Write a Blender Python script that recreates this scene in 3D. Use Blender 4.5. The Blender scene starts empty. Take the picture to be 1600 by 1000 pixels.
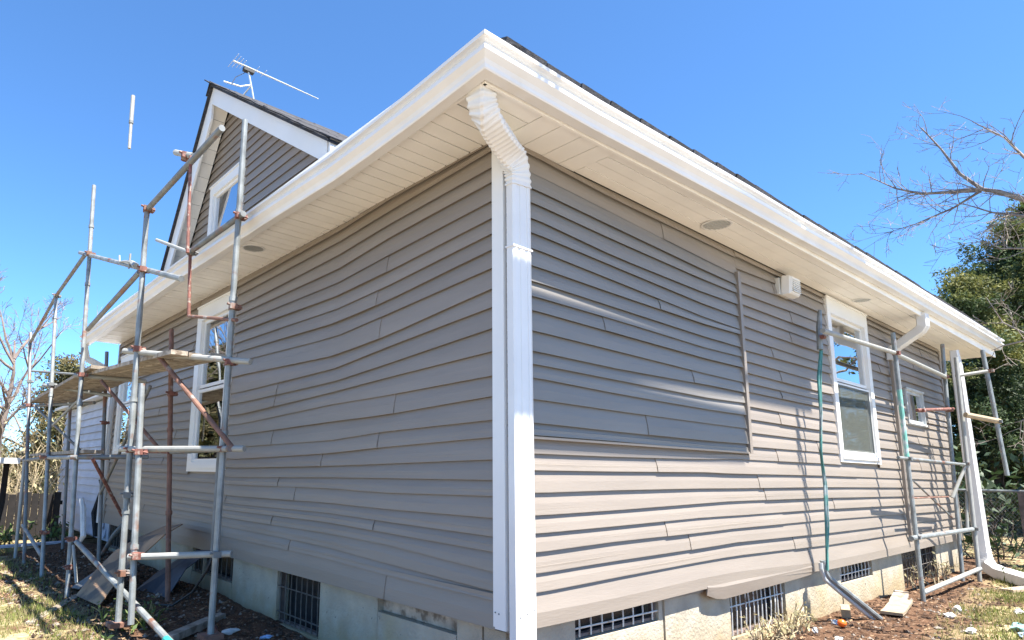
import bpy, math, random
from mathutils import Vector, Matrix, noise
random.seed(7)
R = math.radians
scn = bpy.context.scene
col = scn.collection

# ------------------------------------------------------------------ camera
cam_d = bpy.data.cameras.new('camera')
cam = bpy.data.objects.new('camera', cam_d); col.objects.link(cam); scn.camera = cam
yaw, pitch, roll = R(50.8872), R(9.8859), R(0.8782)
f = Vector((math.cos(yaw)*math.cos(pitch), math.sin(yaw)*math.cos(pitch), math.sin(pitch)))
r0 = Vector((math.sin(yaw), -math.cos(yaw), 0)); u0 = r0.cross(f)
rr = r0*math.cos(roll) + u0*math.sin(roll); uu = -r0*math.sin(roll) + u0*math.cos(roll)
M = Matrix((rr, uu, -f)).transposed().to_4x4(); M.translation = Vector((-2.528185, -2.408398, 0.796846))
cam.matrix_world = M
cam_d.sensor_width = 36; cam_d.lens = 36*995.99/1600
cam_d.shift_x = (800-661.82)/1600; cam_d.shift_y = (566.84-500)/1600
cam_d.clip_start = 0.05; cam_d.clip_end = 2000

# ------------------------------------------------------------------ sky, sun, exposure
SUN = Vector((0.11, -0.49, 1.0)).normalized()
w = bpy.data.worlds.new('World'); scn.world = w; w.use_nodes = True
nt = w.node_tree; bg = nt.nodes['Background']
sky = nt.nodes.new('ShaderNodeTexSky'); sky.sky_type = 'NISHITA'; sky.sun_disc = False
sky.sun_elevation = math.asin(SUN.z); sky.sun_rotation = math.atan2(SUN.x, SUN.y)
sky.air_density = 1.0; sky.dust_density = 0.0; sky.ozone_density = 10; sky.altitude = 3000
tint = nt.nodes.new('ShaderNodeMixRGB'); tint.blend_type = 'MULTIPLY'; tint.inputs['Fac'].default_value = 1; tint.inputs['Color2'].default_value = (0.86, 1.03, 1.02, 1)
nt.links.new(sky.outputs[0], tint.inputs['Color1']); nt.links.new(tint.outputs[0], bg.inputs[0]); bg.inputs[1].default_value = 0.105
sl = bpy.data.lights.new('sun', 'SUN'); sl.energy = 5.0; sl.angle = R(0.4); sl.color = (1.0, 0.95, 0.88)
so = bpy.data.objects.new('sun', sl); col.objects.link(so)
so.rotation_euler = SUN.to_track_quat('Z', 'Y').to_euler(); so.location = (5, -12, 25)
scn.view_settings.view_transform = 'Standard'; scn.view_settings.look = 'None'
scn.view_settings.exposure = 1.8; scn.view_settings.gamma = 1
scn.view_settings.use_curve_mapping = False

# ------------------------------------------------------------------ materials
MATS = {}
def mat(name, base, rough=0.6, metal=0.0, spec=0.5, vary=0.0, vscale=4.0, second=None, sscale=6.0, smin=0.5, smax=0.62,
        bump=0.0, bscale=60.0, stretch=None, third=None, tscale=40.0, tmin=0.62, tmax=0.66, trans=0.0, objvary=0.0):
    m = bpy.data.materials.new(name); m.use_nodes = True
    n = m.node_tree.nodes; l = m.node_tree.links
    b = n['Principled BSDF']
    b.inputs['Roughness'].default_value = rough; b.inputs['Metallic'].default_value = metal
    b.inputs['Specular IOR Level'].default_value = spec
    geo = n.new('ShaderNodeNewGeometry'); mp = n.new('ShaderNodeMapping')
    l.new(geo.outputs['Position'], mp.inputs['Vector'])
    if stretch: mp.inputs['Scale'].default_value = stretch
    cur = n.new('ShaderNodeRGB'); cur.outputs[0].default_value = (*base, 1); out = cur.outputs[0]
    def ntex(scale, detail=5):
        t = n.new('ShaderNodeTexNoise'); t.inputs['Scale'].default_value = scale; t.inputs['Detail'].default_value = detail
        l.new(mp.outputs[0], t.inputs['Vector']); return t
    if vary > 0:
        t = ntex(vscale); mr = n.new('ShaderNodeMapRange')
        mr.inputs['From Min'].default_value = 0.3; mr.inputs['From Max'].default_value = 0.7
        mr.inputs['To Min'].default_value = 1-vary; mr.inputs['To Max'].default_value = 1+vary
        l.new(t.outputs['Fac'], mr.inputs['Value'])
        vm = n.new('ShaderNodeVectorMath'); vm.operation = 'SCALE'
        l.new(out, vm.inputs[0]); l.new(mr.outputs[0], vm.inputs['Scale']); out = vm.outputs[0]
    if objvary > 0:
        oi = n.new('ShaderNodeObjectInfo'); mr = n.new('ShaderNodeMapRange')
        mr.inputs['To Min'].default_value = 1-objvary; mr.inputs['To Max'].default_value = 1+objvary
        l.new(oi.outputs['Random'], mr.inputs['Value'])
        vm = n.new('ShaderNodeVectorMath'); vm.operation = 'SCALE'
        l.new(out, vm.inputs[0]); l.new(mr.outputs[0], vm.inputs['Scale']); out = vm.outputs[0]
    for c2, sc, mn, mx in ((second, sscale, smin, smax), (third, tscale, tmin, tmax)):
        if c2 is None: continue
        t = ntex(sc, 6); mr = n.new('ShaderNodeMapRange')
        mr.inputs['From Min'].default_value = mn; mr.inputs['From Max'].default_value = mx
        l.new(t.outputs['Fac'], mr.inputs['Value'])
        mx_ = n.new('ShaderNodeMixRGB'); mx_.inputs['Color2'].default_value = (*c2, 1)
        l.new(mr.outputs[0], mx_.inputs['Fac']); l.new(out, mx_.inputs['Color1']); out = mx_.outputs[0]
    l.new(out, b.inputs['Base Color'])
    if bump > 0:
        t = ntex(bscale, 6); bp = n.new('ShaderNodeBump'); bp.inputs['Strength'].default_value = bump; bp.inputs['Distance'].default_value = 0.01
        l.new(t.outputs['Fac'], bp.inputs['Height']); l.new(bp.outputs[0], b.inputs['Normal'])
    if trans > 0:
        tr = n.new('ShaderNodeBsdfTranslucent'); l.new(out, tr.inputs['Color'])
        ms = n.new('ShaderNodeMixShader'); ms.inputs[0].default_value = trans
        l.new(b.outputs[0], ms.inputs[1]); l.new(tr.outputs[0], ms.inputs[2])
        l.new(ms.outputs[0], n['Material Output'].inputs['Surface'])
    MATS[name] = m
    return m

mat('taupe_vinyl', (0.238, 0.202, 0.166), rough=0.45, vary=0.06, vscale=1.3, bump=0.12, bscale=14, stretch=(1, 1, 9), objvary=0.05)
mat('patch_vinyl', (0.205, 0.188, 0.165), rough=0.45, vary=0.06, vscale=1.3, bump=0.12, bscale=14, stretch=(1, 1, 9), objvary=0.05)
mat('white_vinyl', (0.74, 0.73, 0.70), rough=0.35, vary=0.03, vscale=2)
mat('soffit_vinyl', (0.87, 0.845, 0.785), rough=0.5, vary=0.05, vscale=3, objvary=0.03)
mat('white_aluminium', (0.70, 0.69, 0.67), rough=0.3, vary=0.06, vscale=3, second=(0.62, 0.58, 0.50), sscale=3.5, smin=0.66, smax=0.85)
mat('shingle', (0.032, 0.032, 0.036), rough=0.9, vary=0.5, vscale=30, bump=0.6, bscale=150, objvary=0.45)
mat('concrete', (0.385, 0.345, 0.265), rough=0.9, vary=0.16, vscale=5, second=(0.42, 0.34, 0.19), sscale=1.7, smin=0.55, smax=0.75,
    third=(0.10, 0.09, 0.075), tscale=22, tmin=0.70, tmax=0.735, bump=0.8, bscale=45)
mat('galvanised_steel', (0.22, 0.235, 0.23), rough=0.5, metal=0.25, vary=0.3, vscale=9, second=(0.20, 0.10, 0.065), sscale=7, smin=0.60, smax=0.70, bump=0.15, bscale=90)
mat('rusty_steel', (0.17, 0.085, 0.058), rough=0.8, vary=0.35, vscale=14, second=(0.28, 0.26, 0.24), sscale=9, smin=0.60, smax=0.7, bump=0.3, bscale=90)
mat('red_oxide', (0.17, 0.065, 0.048), rough=0.7, vary=0.4, vscale=30, second=(0.30, 0.24, 0.2), sscale=25, smin=0.55, smax=0.65)
mat('dull_steel', (0.16, 0.17, 0.17), rough=0.6, metal=0.2, vary=0.25, vscale=8, second=(0.22, 0.11, 0.07), sscale=6, smin=0.55, smax=0.68)
mat('green_paint', (0.16, 0.40, 0.33), rough=0.5, vary=0.2, vscale=7, second=(0.45, 0.48, 0.47), sscale=6, smin=0.52, smax=0.6)
mat('teal_paint', (0.03, 0.26, 0.24), rough=0.5, vary=0.2, vscale=9)
mat('pale_paint', (0.28, 0.28, 0.255), rough=0.5, vary=0.12, vscale=12, second=(0.38, 0.27, 0.2), sscale=9, smin=0.64, smax=0.72)
mat('weathered_plank', (0.34, 0.29, 0.23), rough=0.85, vary=0.3, vscale=10, second=(0.18, 0.14, 0.10), sscale=14, bump=0.4, bscale=50, objvary=0.2)
mat('plywood', (0.40, 0.25, 0.15), rough=0.85, vary=0.2, vscale=6, second=(0.13, 0.10, 0.08), sscale=4, bump=0.2, objvary=0.2)
mat('pale_wood', (0.34, 0.265, 0.17), rough=0.8, vary=0.2, vscale=14, bump=0.3)
mat('shade_dark_wood', (0.016, 0.013, 0.012), rough=0.9, vary=0.4, vscale=8, objvary=0.3, bump=0.4)  # dark wood, deepened further to put the fence's shade into the colour
mat('tan_wood', (0.40, 0.31, 0.22), rough=0.9, vary=0.3, vscale=8, objvary=0.2)
mat('fence_post_wood', (0.17, 0.125, 0.105), rough=0.9, vary=0.35, vscale=9, bump=0.4)
mat('chain_wire', (0.24, 0.24, 0.23), rough=0.5, metal=0.5)
mat('wire_white', (0.62, 0.61, 0.57), rough=0.5, vary=0.2, vscale=20, second=(0.3, 0.2, 0.13), sscale=15, smin=0.6, smax=0.7)
mat('wire_dark', (0.10, 0.085, 0.07), rough=0.7, vary=0.3, vscale=20)
mat('pale_bounce', (0.36, 0.32, 0.26), rough=0.95, vary=0.2, vscale=12, bump=0.4, bscale=60)  # pale tone for the added light-bouncing sheets
mat('void', (0.012, 0.012, 0.013), rough=0.9)
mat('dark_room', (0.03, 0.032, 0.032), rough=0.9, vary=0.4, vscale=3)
mat('curtain', (0.20, 0.22, 0.20), rough=0.9, vary=0.25, vscale=6, stretch=(6, 1, 0.3))
mat('blue_white_board', (0.42, 0.46, 0.54), rough=0.5, vary=0.1, vscale=3, objvary=0.06)
mat('soil', (0.085, 0.049, 0.030), rough=1.0, vary=0.4, vscale=14, bump=0.7, bscale=60, objvary=0.3)
mat('stone', (0.22, 0.185, 0.15), rough=0.9, vary=0.35, vscale=20)
mat('dead_leaf', (0.22, 0.135, 0.075), rough=0.9, vary=0.5, vscale=12)
mat('grass_blade', (0.17, 0.20, 0.045), rough=0.8, vary=0.5, vscale=7, second=(0.36, 0.30, 0.15), sscale=9, smin=0.5, smax=0.6, trans=0.3)
mat('weed_leaf', (0.085, 0.13, 0.035), rough=0.6, vary=0.4, vscale=15, trans=0.3)
mat('dry_leaf', (0.42, 0.37, 0.20), rough=0.8, vary=0.3, vscale=15, trans=0.25)
mat('dark_leaf', (0.035, 0.065, 0.022), rough=0.6, vary=0.5, vscale=8, trans=0.2)
mat('needle', (0.050, 0.082, 0.026), rough=0.7, vary=0.5, vscale=1.2, second=(0.19, 0.19, 0.05), sscale=0.9, smin=0.50, smax=0.62, trans=0.3)
mat('olive_leaf', (0.10, 0.10, 0.035), rough=0.7, vary=0.5, vscale=2, second=(0.22, 0.17, 0.08), sscale=1.3, trans=0.3)
mat('bark', (0.24, 0.205, 0.175), rough=0.9, vary=0.3, vscale=10, second=(0.15, 0.11, 0.09), sscale=9, bump=0.4)
mat('pale_bark', (0.17, 0.135, 0.115), rough=0.9, vary=0.25, vscale=6)
mat('dark_bark', (0.07, 0.052, 0.04), rough=0.95, vary=0.4, vscale=8)
mat('twig', (0.24, 0.19, 0.17), rough=0.9, vary=0.3, vscale=6)
mat('brush_twig', (0.36, 0.29, 0.18), rough=0.9, vary=0.4, vscale=3)
mat('orange_plastic', (0.85, 0.16, 0.02), rough=0.35)
mat('white_litter', (0.55, 0.55, 0.53), rough=0.6, vary=0.1, vscale=30)
mat('teal_litter', (0.24, 0.42, 0.40), rough=0.6, vary=0.3, vscale=30)
mat('blue_litter', (0.30, 0.42, 0.60), rough=0.5, vary=0.3, vscale=40)
mat('dark_sheet', (0.055, 0.058, 0.07), rough=0.5, vary=0.3, vscale=9)
mat('grey_plastic', (0.42, 0.44, 0.44), rough=0.45, vary=0.1, vscale=10)
mat('cord', (0.06, 0.20, 0.18), rough=0.6, vary=0.25, vscale=9, second=(0.22, 0.28, 0.29), sscale=4, smin=0.56, smax=0.64)
mat('black_rubber', (0.02, 0.02, 0.02), rough=0.6)
mat('lens_plastic', (0.60, 0.60, 0.57), rough=0.25, vary=0.06, vscale=20)
mat('antenna_metal', (0.62, 0.64, 0.65), rough=0.35, metal=0.5)

def glass_mat(name, refl, tint):
    m = bpy.data.materials.new(name); m.use_nodes = True
    n = m.node_tree.nodes; l = m.node_tree.links
    tr = n.new('ShaderNodeBsdfTransparent'); tr.inputs[0].default_value = (*tint, 1)
    gl = n.new('ShaderNodeBsdfGlossy'); gl.inputs['Roughness'].default_value = 0.01; gl.inputs[0].default_value = (0.95, 0.97, 1, 1)
    fr = n.new('ShaderNodeFresnel'); fr.inputs['IOR'].default_value = 1.5
    geo = n.new('ShaderNodeNewGeometry')
    tx = n.new('ShaderNodeTexNoise'); tx.inputs['Scale'].default_value = 1.6; tx.inputs['Detail'].default_value = 1
    l.new(geo.outputs['Position'], tx.inputs['Vector'])
    bp = n.new('ShaderNodeBump'); bp.inputs['Strength'].default_value = 0.10; bp.inputs['Distance'].default_value = 0.03
    l.new(tx.outputs['Fac'], bp.inputs['Height']); l.new(bp.outputs[0], gl.inputs['Normal'])
    ad = n.new('ShaderNodeMath'); ad.operation = 'MULTIPLY_ADD'; ad.inputs[1].default_value = 1.6; ad.inputs[2].default_value = refl
    ad.use_clamp = True
    l.new(fr.outputs[0], ad.inputs[0])
    ms = n.new('ShaderNodeMixShader'); l.new(ad.outputs[0], ms.inputs[0]); l.new(tr.outputs[0], ms.inputs[1]); l.new(gl.outputs[0], ms.inputs[2])
    l.new(ms.outputs[0], n['Material Output'].inputs['Surface']); MATS[name] = m
glass_mat('window_glass', 0.24, (0.6, 0.65, 0.65)); glass_mat('dormer_glass', 0.42, (0.25, 0.28, 0.3))
def screen_mat():
    m = bpy.data.materials.new('insect_screen'); m.use_nodes = True
    n = m.node_tree.nodes; l = m.node_tree.links
    tr = n.new('ShaderNodeBsdfTransparent'); df = n.new('ShaderNodeBsdfDiffuse'); df.inputs[0].default_value = (0.13, 0.14, 0.125, 1)
    ms = n.new('ShaderNodeMixShader'); ms.inputs[0].default_value = 0.42
    l.new(tr.outputs[0], ms.inputs[1]); l.new(df.outputs[0], ms.inputs[2]); l.new(ms.outputs[0], n['Material Output'].inputs['Surface']); MATS['insect_screen'] = m
screen_mat()
mat('basement_glass', (0.02, 0.022, 0.025), rough=0.25)

# ground: bare soil near the house, thin grass further out, tan leaf litter
def ground_mat():
    m = bpy.data.materials.new('ground_soil_and_grass'); m.use_nodes = True
    n = m.node_tree.nodes; l = m.node_tree.links; b = n['Principled BSDF']; b.inputs['Roughness'].default_value = 1
    b.inputs['Specular IOR Level'].default_value = 0.1
    geo = n.new('ShaderNodeNewGeometry'); P = geo.outputs['Position']
    def tex(s, d=8):
        t = n.new('ShaderNodeTexNoise'); t.inputs['Scale'].default_value = s; t.inputs['Detail'].default_value = d; l.new(P, t.inputs['Vector']); return t.outputs['Fac']
    def ramp(v, a, c):
        mr = n.new('ShaderNodeMapRange'); mr.inputs['From Min'].default_value = a; mr.inputs['From Max'].default_value = c; l.new(v, mr.inputs['Value']); return mr.outputs[0]
    def mix(fac, c1, c2):
        x = n.new('ShaderNodeMixRGB'); l.new(fac, x.inputs['Fac'])
        for i, c in ((1, c1), (2, c2)):
            if isinstance(c, tuple): x.inputs[i].default_value = (*c, 1)
            else: l.new(c, x.inputs[i])
        return x.outputs[0]
    c = mix(ramp(tex(9), 0.35, 0.65), (0.055, 0.030, 0.018), (0.130, 0.074, 0.045))
    c = mix(ramp(tex(55), 0.55, 0.68), c, (0.22, 0.15, 0.10))
    att = n.new('ShaderNodeAttribute'); att.attribute_name = 'grassy'
    g = mix(ramp(tex(6), 0.35, 0.65), (0.15, 0.15, 0.05), (0.40, 0.31, 0.18))
    g = mix(ramp(tex(40), 0.5, 0.7), g, (0.46, 0.38, 0.25))
    ml = n.new('ShaderNodeMath'); ml.operation = 'MULTIPLY'; l.new(att.outputs['Fac'], ml.inputs[0]); l.new(ramp(tex(3.0), 0.36, 0.56), ml.inputs[1])
    c = mix(ml.outputs[0], c, g)
    l.new(c, b.inputs['Base Color'])
    bp = n.new('ShaderNodeBump'); bp.inputs['Strength'].default_value = 0.9; bp.inputs['Distance'].default_value = 0.025
    l.new(tex(38), bp.inputs['Height']); l.new(bp.outputs[0], b.inputs['Normal'])
    MATS['ground'] = m
ground_mat()
def splash(name, z0, z1, colr):
    m = MATS[name]; n = m.node_tree.nodes; l = m.node_tree.links; b = n['Principled BSDF']; src = b.inputs['Base Color'].links[0].from_socket
    geo = n.new('ShaderNodeNewGeometry'); sp = n.new('ShaderNodeSeparateXYZ'); l.new(geo.outputs['Position'], sp.inputs[0])
    t = n.new('ShaderNodeTexNoise'); t.inputs['Scale'].default_value = 7; t.inputs['Detail'].default_value = 6; l.new(geo.outputs['Position'], t.inputs['Vector'])
    ad = n.new('ShaderNodeMath'); ad.operation = 'MULTIPLY_ADD'; ad.inputs[1].default_value = -0.45; l.new(t.outputs['Fac'], ad.inputs[0]); l.new(sp.outputs['Z'], ad.inputs[2])
    mr = n.new('ShaderNodeMapRange'); mr.inputs['From Min'].default_value = z1-0.22; mr.inputs['From Max'].default_value = z0-0.22; mr.inputs['To Max'].default_value = 0.75; l.new(ad.outputs[0], mr.inputs['Value'])
    x = n.new('ShaderNodeMixRGB'); x.inputs['Color2'].default_value = (*colr, 1); l.new(mr.outputs[0], x.inputs['Fac']); l.new(src, x.inputs['Color1']); l.new(x.outputs[0], b.inputs['Base Color'])
splash('concrete', -0.42, -0.16, (0.32, 0.235, 0.12))

# ------------------------------------------------------------------ builders
WLOC = {}
class MB:
    def __init__(s): s.v = []; s.f = []
    def add(s, vs, fs):
        o = len(s.v); s.v += [tuple(p) for p in vs]; s.f += [tuple(i+o for i in q) for q in fs]; return s
    def box(s, a, b):
        x0, y0, z0 = [min(p, q) for p, q in zip(a, b)]; x1, y1, z1 = [max(p, q) for p, q in zip(a, b)]
        return s.add([(x0,y0,z0),(x1,y0,z0),(x1,y1,z0),(x0,y1,z0),(x0,y0,z1),(x1,y0,z1),(x1,y1,z1),(x0,y1,z1)],
                     [(0,3,2,1),(4,5,6,7),(0,1,5,4),(1,2,6,5),(2,3,7,6),(3,0,4,7)])
    def obox(s, c, ax, ay, az):   # centre and half-axis vectors
        c, ax, ay, az = map(Vector, (c, ax, ay, az))
        vs = [c+ax*i+ay*j+az*k for k in (-1, 1) for (i, j) in ((-1,-1),(1,-1),(1,1),(-1,1))]
        return s.add(vs, [(0,3,2,1),(4,5,6,7),(0,1,5,4),(1,2,6,5),(2,3,7,6),(3,0,4,7)])
    def tube(s, pts, rad, n=8, cap=True):
        pts = [Vector(p) for p in pts]
        if not hasattr(rad, '__len__'): rad = [rad]*len(pts)
        rings = []; prev = None
        for i, p in enumerate(pts):
            t = (pts[min(i+1, len(pts)-1)] - pts[max(i-1, 0)]).normalized()
            if prev is None:
                a = Vector((0,0,1)) if abs(t.z) < 0.9 else Vector((1,0,0)); x = t.cross(a).normalized()
            else: x = (prev - t*prev.dot(t)).normalized()
            prev = x; y = t.cross(x)
            rings.append([p + (x*math.cos(2*math.pi*k/n) + y*math.sin(2*math.pi*k/n))*rad[i] for k in range(n)])
        vs = [q for r_ in rings for q in r_]; fs = []
        for i in range(len(pts)-1):
            for k in range(n): fs.append((i*n+k, i*n+(k+1) % n, (i+1)*n+(k+1) % n, (i+1)*n+k))
        if cap: fs.append(tuple(range(n-1, -1, -1))); fs.append(tuple((len(pts)-1)*n+k for k in range(n)))
        return s.add(vs, fs)
    def loft(s, rings, cap=True):
        n = len(rings[0]); vs = [q for r_ in rings for q in r_]; fs = []
        for i in range(len(rings)-1):
            for k in range(n): fs.append((i*n+k, i*n+(k+1) % n, (i+1)*n+(k+1) % n, (i+1)*n+k))
        if cap: fs.append(tuple(range(n-1, -1, -1))); fs.append(tuple((len(rings)-1)*n+k for k in range(n)))
        return s.add(vs, fs)
    def build(s, name, m, parent=None, smooth=False, recalc=True):
        xs, ys, zs = zip(*s.v)
        c = Vector(((min(xs)+max(xs))/2, (min(ys)+max(ys))/2, (min(zs)+max(zs))/2))
        if parent is None: c.z = min(zs)
        me = bpy.data.meshes.new(name); me.from_pydata([Vector(p)-c for p in s.v], [], s.f)
        if recalc:
            import bmesh
            bm = bmesh.new(); bm.from_mesh(me); bmesh.ops.recalc_face_normals(bm, faces=bm.faces); bm.to_mesh(me); bm.free()
        if smooth:
            for p in me.polygons: p.use_smooth = True
        me.materials.append(MATS[m])
        return link(name, me, c, parent)
def link(name, me, loc, parent=None, rot=None):
    o = bpy.data.objects.new(name, me); col.objects.link(o); o.location = loc
    if rot: o.rotation_euler = rot
    WLOC[o.name] = Vector(loc)
    if parent is not None:
        o.parent = parent; o.matrix_parent_inverse = Matrix.Translation(-WLOC[parent.name])
    return o
def tag(o, label, cat, group=None):
    o['label'] = label; o['category'] = cat
    if group: o['group'] = group
    return o
def thing(name, label, cat, loc, group=None):
    o = bpy.data.objects.new(name, None); col.objects.link(o); o.location = loc; o.empty_display_size = 0.2
    WLOC[o.name] = Vector(loc); return tag(o, label, cat, group)
def lab(o, t): o['label'] = t; return o
def interp(x, xs, ys):
    if x <= xs[0]: return ys[0]
    for i in range(len(xs)-1):
        if x <= xs[i+1]:
            t = (x-xs[i])/(xs[i+1]-xs[i]); return ys[i]+(ys[i+1]-ys[i])*t
    return ys[-1]
def nz(x, y, z=0): return noise.noise(Vector((x, y, z)))

# ------------------------------------------------------------------ ground and sky setting
def ground_h(x, y):
    h = -0.43
    dl = max(0, 1-abs(x+0.4)/0.8) if -0.2 < y < 9 else 0     # soil heaped along the shaded wall
    h += 0.12*dl*min(1, max(0, (y-2.2)/1.5))
    d = abs(x)+abs(y)
    h += 0.035*nz(x*0.7, y*0.7, 3) + 0.022*nz(x*2.3, y*2.3, 1) + 0.014*nz(x*7, y*7, 5)
    if d > 30: h += 0.2*nz(x*0.02, y*0.02)
    return h
def grass_mask(x, y):
    a = max(0, min(1, (-1.0-x)/0.35)) if y > 1 else 0
    b = max(0, min(1, ((-0.75-y) + 0.12*(x-4))/0.4)) if x > 2.4 else 0
    c = 1 if (y > 9 or x > 11.5 or y < -2 or x < -3) else 0
    return max(a, b, c)
def axis(lo, hi, step, far):
    a = []; x = lo
    while x <= hi: a.append(x); x += step
    g = step
    while a[-1] < far: g *= 1.35; a.append(a[-1]+g)
    g = step
    while a[0] > -far: g *= 1.35; a.insert(0, a[0]-g)
    return a
ax = axis(-2.6, 11, 0.07, 500); ay = axis(-2.0, 9.5, 0.07, 500)
mb = MB()
for y in ay:
    for x in ax: mb.v.append((x, y, ground_h(x, y)))
nx = len(ax)
for j in range(len(ay)-1):
    for i in range(nx-1): mb.f.append((j*nx+i, j*nx+i+1, (j+1)*nx+i+1, (j+1)*nx+i))
g_raw = list(mb.v)
go = mb.build('ground', 'ground', smooth=True, recalc=False); go['kind'] = 'structure'
at = go.data.attributes.new('grassy', 'FLOAT', 'POINT')
at.data.foreach_set('value', [grass_mask(p[0], p[1]) for p in g_raw])

for nm, (xa, xb, ya, yb) in {'bounce_sheet': (-16, 16, -12, -2.45), 'path': (-7.5, -3.3, -2.45, 14)}.items():  # added unseen pale sheets that bounce light up to the soffits
    mb = MB(); n1, n2 = 40, 24
    for j in range(n2+1):
        for i in range(n1+1):
            x, y = xa+(xb-xa)*i/n1, ya+(yb-ya)*j/n2; mb.v.append((x, y, -0.36))
    for j in range(n2):
        for i in range(n1): q = j*(n1+1)+i; mb.f.append((q, q+1, q+n1+2, q+n1+1))
    o = mb.build(nm, 'pale_bounce', recalc=False); o['kind'] = 'structure'

# ------------------------------------------------------------------ house
house = thing('house', 'single storey house in taupe vinyl siding with white eaves and a gable dormer', 'house', (4.6, 4.1, -0.43))
WX, WY, TOP = 9.35, 8.25, 2.75
# sheathing behind the siding (one mesh per side), with real openings for windows left out as separate strips
def sheathing(side, length, holes):
    mb = MB()
    xs = sorted({0.0, length} | {h[0] for h in holes} | {h[1] for h in holes})
    for a, b in zip(xs[:-1], xs[1:]):
        cuts = sorted([(h[2], h[3]) for h in holes if h[0] < (a+b)/2 < h[1]])
        z = 0.0
        for (c, d) in cuts + [(TOP, TOP)]:
            if c > z+0.001:
                if side == 'R': mb.box((a, 0.0, z), (b, 0.10, c))
                else: mb.box((0.0, a, z), (0.10, b, c))
            z = d
    return mb.build('wall', 'taupe_vinyl', house)
# windows: along0, along1, z0, z1 (outer trim)
WIN_R = [(4.86, 6.10, 0.98, 2.715), (7.36, 8.13, 1.51, 1.98)]
WIN_L = [(3.76, 4.79, 0.785, 2.64), (7.12, 8.03, 1.02, 2.49)]
wall_r = sheathing('R', WX, WIN_R); lab(wall_r, 'sunlit wall of taupe siding with a raised rectangular patch')
wall_l = sheathing('L', WY, WIN_L); lab(wall_l, 'shaded wall of taupe siding behind the scaffolding')

def plank(side, a0, a1, ztop, zbot, parent, proud=0.0, m='taupe_vinyl', step=0.35, skirt=False, name='siding_plank', seed=0):
    """one siding course from a0 to a1; ztop / zbot are functions of the distance along the wall"""
    n = max(2, int((a1-a0)/step)+2); rings = []
    for i in range(n):
        a = a0+(a1-a0)*i/(n-1)
        zt, zb = ztop(a), zbot(a); h = zt-zb
        wv = 0.0022*nz(a*0.9, zt*3, seed)
        if skirt: prof = [(0.002, zt), (0.006, zt-0.004), (0.034, zb+0.075), (0.036, zb), (0.002, zb)]
        else: prof = [(0.001, zt+0.004), (0.003+wv*0.3, zt-0.002), (0.0155+wv, zb+h*0.50), (0.0215+wv, zb+0.004), (0.0215+wv, zb), (0.0195+wv, zb), (0.0180, zb+0.035), (0.0, zb+0.045)]
        ring = []
        for d, z in prof:
            d += proud
            ring.append((a, -d, z) if side == 'R' else (-d, a, z))
        rings.append(ring)
    return MB().loft(rings).build(name, m, parent)

def course(side, a0, a1, ztop, zbot, parent, seams, holes, proud=0.0, seed=0, skirt=False, m='taupe_vinyl'):
    zc = (ztop((a0+a1)/2)+zbot((a0+a1)/2))/2
    segs = [(a0, a1)]
    for h in holes:
        if h[2]-0.03 < zc < h[3]+0.03:
            ns = []
            for (p, q) in segs:
                if q <= h[0] or p >= h[1]: ns.append((p, q)); continue
                if p < h[0]: ns.append((p, h[0]+0.02))
                if q > h[1]: ns.append((h[1]-0.02, q))
            segs = ns
    k = 0
    for (p, q) in segs:
        cut = [p]+sorted(s for s in seams if p+0.12 < s < q-0.12)+[q]
        for i in range(len(cut)-1):
            # overlap: the nearer piece laps the further one by 2 cm and sits 2.5 mm proud
            plank(side, cut[i], cut[i+1]+(0.02 if i < len(cut)-2 else 0), ztop, zbot, parent, proud+(0.005 if k % 2 else 0.0), seed=seed, skirt=skirt, m=m); k += 1

# left (shaded) wall: measured lap lines at four stations
LY = [0.07, 1.11, 1.76, 3.40, 8.3]
LZ = [(2.739,2.729,2.690,2.667),(2.690,2.639,2.600,2.576),(2.585,2.540,2.490,2.452),(2.492,2.437,2.376,2.363),(2.376,2.310,2.262,2.268),
(2.269,2.190,2.155,2.173),(2.175,2.086,2.050,2.067),(2.078,1.978,1.940,1.968),(1.967,1.880,1.831,1.863),(1.845,1.727,1.682,1.721),
(1.736,1.645,1.581,1.555),(1.613,1.528,1.480,1.448),(1.480,1.434,1.400,1.335),(1.342,1.314,1.307,1.243),(1.227,1.183,1.175,1.139),
(1.096,1.071,1.035,1.024),(1.001,0.968,0.939,0.910),(0.880,0.858,0.845,0.827),(0.770,0.765,0.761,0.739),(0.685,0.670,0.682,0.669),
(0.570,0.567,0.576,0.565),(0.473,0.489,0.503,0.492),(0.394,0.420,0.437,0.430),(0.292,0.348,0.357,0.358),(0.195,0.232,0.260,0.275),(0.147,0.157,0.176,0.180)]
def lfun(z4, i):
    far = z4[3]*0.5+0.5*(2.66-i*0.0992)
    zs = list(z4)+[far]
    return lambda a: interp(a, LY, zs)
lf = [lfun(z, i) for i, z in enumerate(LZ)]
SEAM_L = {3: [5.2], 5: [1.10, 4.9], 6: [6.4], 7: [1.22, 2.72, 5.5], 9: [1.17, 6.9], 10: [5.8], 11: [2.72, 6.0], 12: [2.75], 14: [0.98, 5.3],
          15: [2.76], 16: [1.16, 6.6], 17: [1.9, 5.7], 18: [7.0], 19: [2.6], 20: [2.3, 5.9], 22: [1.18, 4.9], 23: [2.68], 24: [6.3], 25: [2.35, 5.1], 26: [1.03, 4.4]}
for i in range(27):
    zt = (lambda a: TOP-0.004) if i == 0 else lf[i-1]
    if i == 26: course('L', 0.05, WY, zt, lambda a: 0.008, wall_l, SEAM_L.get(i, []), WIN_L, seed=i, proud=0.006)
    else: course('L', 0.05, WY, zt, lf[i], wall_l, SEAM_L.get(i, [random.uniform(3.5, 7.5)]), WIN_L, seed=i)

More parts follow.
